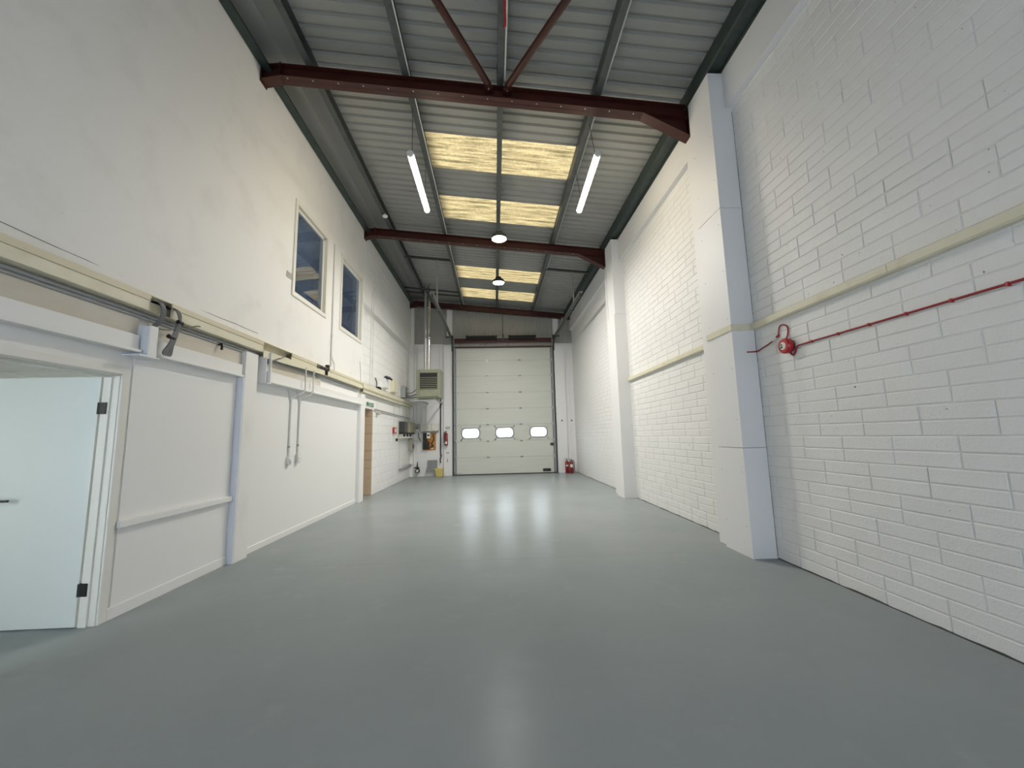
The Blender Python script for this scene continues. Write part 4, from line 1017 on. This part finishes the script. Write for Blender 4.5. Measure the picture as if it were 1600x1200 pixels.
# ================================================================ LAMPS
def tube_light(x0, y0, x1, y1, z0, z1, lab, purx):
    t = thing('tube_light', ((x0+x1)/2, (y0+y1)/2, (z0+z1)/2), lab, 'lamp', 'suspended tube lights')
    a, b = Vector((x0, y0, z0)), Vector((x1, y1, z1)); d = (b-a).normalized()
    s = d.cross(Vector((0, 0, 1))).normalized(); u = s.cross(d)
    n, r = 14, .048
    # diffuser: lower three quarters of the tube
    def arc(g0, g1, r_, m_, name, ins=0.):
        B = MB(); P = [a+d*ins, b-d*ins]; base = 0
        for p in P:
            for k in range(n+1):
                g = math.radians(g0+(g1-g0)*k/n); B.v.append(tuple(p + s*math.cos(g)*r_ + u*math.sin(g)*r_))
        for k in range(n): B.f.append((k, k+1, n+2+k, n+1+k))
        return B.build(name, m_, t, smooth=True)
    arc(-205, 25, r, 'lamp', 'diffuser', .03)
    arc(25, 155, r+.002, 'lampbody', 'housing')
    for p, q in ((a, a+d*.03), (b-d*.03, b)): MB().tube([p, q], r+.003, 16).build('end_cap', 'lamp' if False else 'lampbody', t, smooth=True)
    for f in (.10, .86):
        p = a.lerp(b, f) + u*r
        top = Vector((purx, p.y, ZB(purx)+.01))
        MB().tube([p, top], .005, 6).build('suspension_wire', 'steel', t)
    return t
tube_light(-1.22, 5.70, -1.22, 7.30, 5.785, 5.785, 'glowing tube light hung from the purlin on the plaster-wall side', -1.22)
tube_light(1.69, 5.70, 1.69, 7.16, 5.81, 5.70, 'glowing tube light hung from the purlin on the block-wall side', 1.62)
def high_bay(x, y, z, lab):
    t = thing('high_bay_lamp', (x, y, z), lab, 'lamp', 'round high bay lamps')
    MB().lathe([(.152, .0), (.160, -.028), (.166, -.028), (.166, .05), (.10, .07), (.085, .14), (.04, .16)], (x, y, z), 'z', 24).build('housing', 'steel', t, smooth=True)
    MB().lathe([(.03, -.022), (.09, -.020), (.13, -.012), (.148, -.004), (.15, .0)], (x, y, z), 'z', 24).build('lens', 'bay', t, smooth=True)
    MB().tube([(x, y, z+.16), (x, y, ZB(x))], .006, 6).build('suspension_wire', 'steel', t)
    MB().tube([(x, y, z+.14), (x, y, z+.20)], .015, 8).build('hook', 'galv', t)
high_bay(.175, 8.45, 5.83, 'round glowing lamp hung before the plain red rafter')
high_bay(.185, 11.15, 5.88, 'round glowing lamp hung past the plain red rafter')
t = thing('ceiling_sensor', (-2.55, 9.2, 6.6), 'small white ceiling sensor on the ridge-edge purlin', 'sensor')
MB().lathe([(.03, 0), (.06, .02), (.065, .05), (.05, .06)], (-2.55, 9.2, ZB(-2.6)-.09), 'z', 16).build('dome', 'white', t, smooth=True)
MB().tube([(-2.55, 9.2, ZB(-2.6)-.03), (-2.55, 9.2, ZB(-2.6)+.01)], .03, 12).build('base', 'grey', t)

# ================================================================ RED SOUNDER
t = thing('alarm_sounder', (XR-.05, 4.105, 2.34), 'round red fire alarm sounder on the block wall', 'alarm sounder')
MB().lathe([(.070, 0), (.070, -.018)], (XR-.008, 4.105, 2.345), 'x', 24).build('black_base', 'black', t, smooth=True)
MB().lathe([(.078, 0), (.083, -.01), (.083, -.05), (.074, -.062), (.045, -.066)], (XR-.024, 4.105, 2.345), 'x', 28).build('red_body', 'redp', t, smooth=True)
p = MB().lathe([(.042, 0), (.042, -.003)], (XR-.089, 4.105, 2.345), 'x', 24).build('face_label', 'label', t)
MB().box(XR-.0935, XR-.092, 4.138, 4.1058, 2.352, 2.366).build('symbol', 'print', p); MB().box(XR-.0935, XR-.092, 4.135, 4.1050, 2.330, 2.345).build('symbol', 'signgreen', p)
MB().box(XR-.0935, XR-.092, 4.1050, 4.165, 2.322, 2.334).build('symbol', 'print', p)
sx = XR-.014
o = MB().tube([(sx-.02, 4.125, 2.42), (sx, 4.115, 2.47), (sx, 4.10, 2.54), (sx, 4.135, 2.585), (sx, 4.19, 2.60), (sx, 4.225, 2.585), (sx, 4.245, 2.535), (sx, 4.25, 2.50)], .0075, 8, smooth=5).build('alarm_cable', 'redcable', smooth=True); tag(o, 'red cable arching from the sounder to the grey gland', 'cable')
o = MB().tube([(sx, 4.33, 2.465), (sx, 4.42, 2.44), (sx, 4.52, 2.42), (XR-.012, 4.62, 2.40), (XR-.05, 4.652, 2.398), (XR-.13, 4.650, 2.395)], .0075, 8, smooth=5).build('alarm_cable', 'redcable', smooth=True); tag(o, 'red cable running from the grey gland into the boxed column', 'cable')
t = thing('cable_gland', (sx, 4.29, 2.47), 'grey and red cable gland between the sounder and the boxed column', 'gland')
MB().tube([(sx-.004, 4.34, 2.465), (sx-.004, 4.27, 2.485)], .020, 12).build('grey_body', 'conduit', t, smooth=True)
MB().tube([(sx-.004, 4.27, 2.487), (sx-.004, 4.245, 2.495)], .015, 10).build('red_end', 'redp', t, smooth=True)
pts = [(sx-.01, 4.095, 2.275), (sx, 4.08, 2.245), (sx, 4.055, 2.24), (sx, 4.03, 2.265), (sx, 4.00, 2.312), (sx, 3.92, 2.323)]
pts += [(sx, 3.92-(3.92+3.5)*k/14, 2.323-.04*k/14) for k in range(1, 15)]
t = thing('alarm_cable', (sx, 2, 2.28), 'long red cable clipped along the block wall below the cream trunking', 'cable')
MB().tube(pts, .009, 8, smooth=3).build('cable', 'redcable', t, smooth=True)
for k in range(12):
    y = 3.80-.31*k; MB().box(sx-.012, XR, y-.006, y+.006, 2.308-.02*k/12, 2.334-.02*k/12).build('clip', 'redp', t)

# ================================================================ FRONT WALL (behind the viewpoint)
GX0, GX1, GZ0, GZ1 = -2.9, 2.9, .15, 2.75
wf = MB().box(XL-.2, GX0, YF-.2, YF, -.02, 7.4).box(GX1, XR+.2, YF-.2, YF, -.02, 7.4).box(GX0, GX1, YF-.2, YF, -.02, GZ0).box(GX0, GX1, YF-.2, YF, GZ1, 7.4)
wf = struct(wf.build('wall_front', 'plaster', origin=(0, YF, 0)), 'white plastered end wall with the shop-front glazing', 'wall')
w4 = struct(empty('window_4', (0, YF-.1, GZ0)), 'shop-front glazing in the end wall', 'window')
f = MB().box(GX0, GX1, YF-.14, YF-.06, GZ0, GZ0+.07).box(GX0, GX1, YF-.14, YF-.06, GZ1-.07, GZ1)
for k in range(6): f.box(GX0+(GX1-GX0-.07)*k/5, GX0+(GX1-GX0-.07)*k/5+.07, YF-.14, YF-.06, GZ0+.07, GZ1-.07)
f.build('window_frame', 'winframe', w4, bevel=.004)
for k in range(5):
    x0 = GX0+(GX1-GX0-.07)*k/5+.07
    MB().box(x0, x0+(GX1-GX0-.07)/5-.07, YF-.104, YF-.096, GZ0+.07, GZ1-.07).build('pane', 'tintglass', w4)

# ================================================================ YARD OUTSIDE
t = thing('yard_building', (0, 34, -.02), 'pale flat-fronted building across the yard', 'building')
MB().box(-14, 16, 34, 40, -.02, 4).build('wall', 'facade', t)
for k in range(10):
    p = MB().box(-12.6+2.8*k, -10.9+2.8*k, 33.95, 34.02, .9, 2.4).build('window', 'dkglass', t)
    MB().box(-11.8+2.8*k, -11.7+2.8*k, 33.93, 33.95, .9, 2.4).build('mullion', 'facade', p)
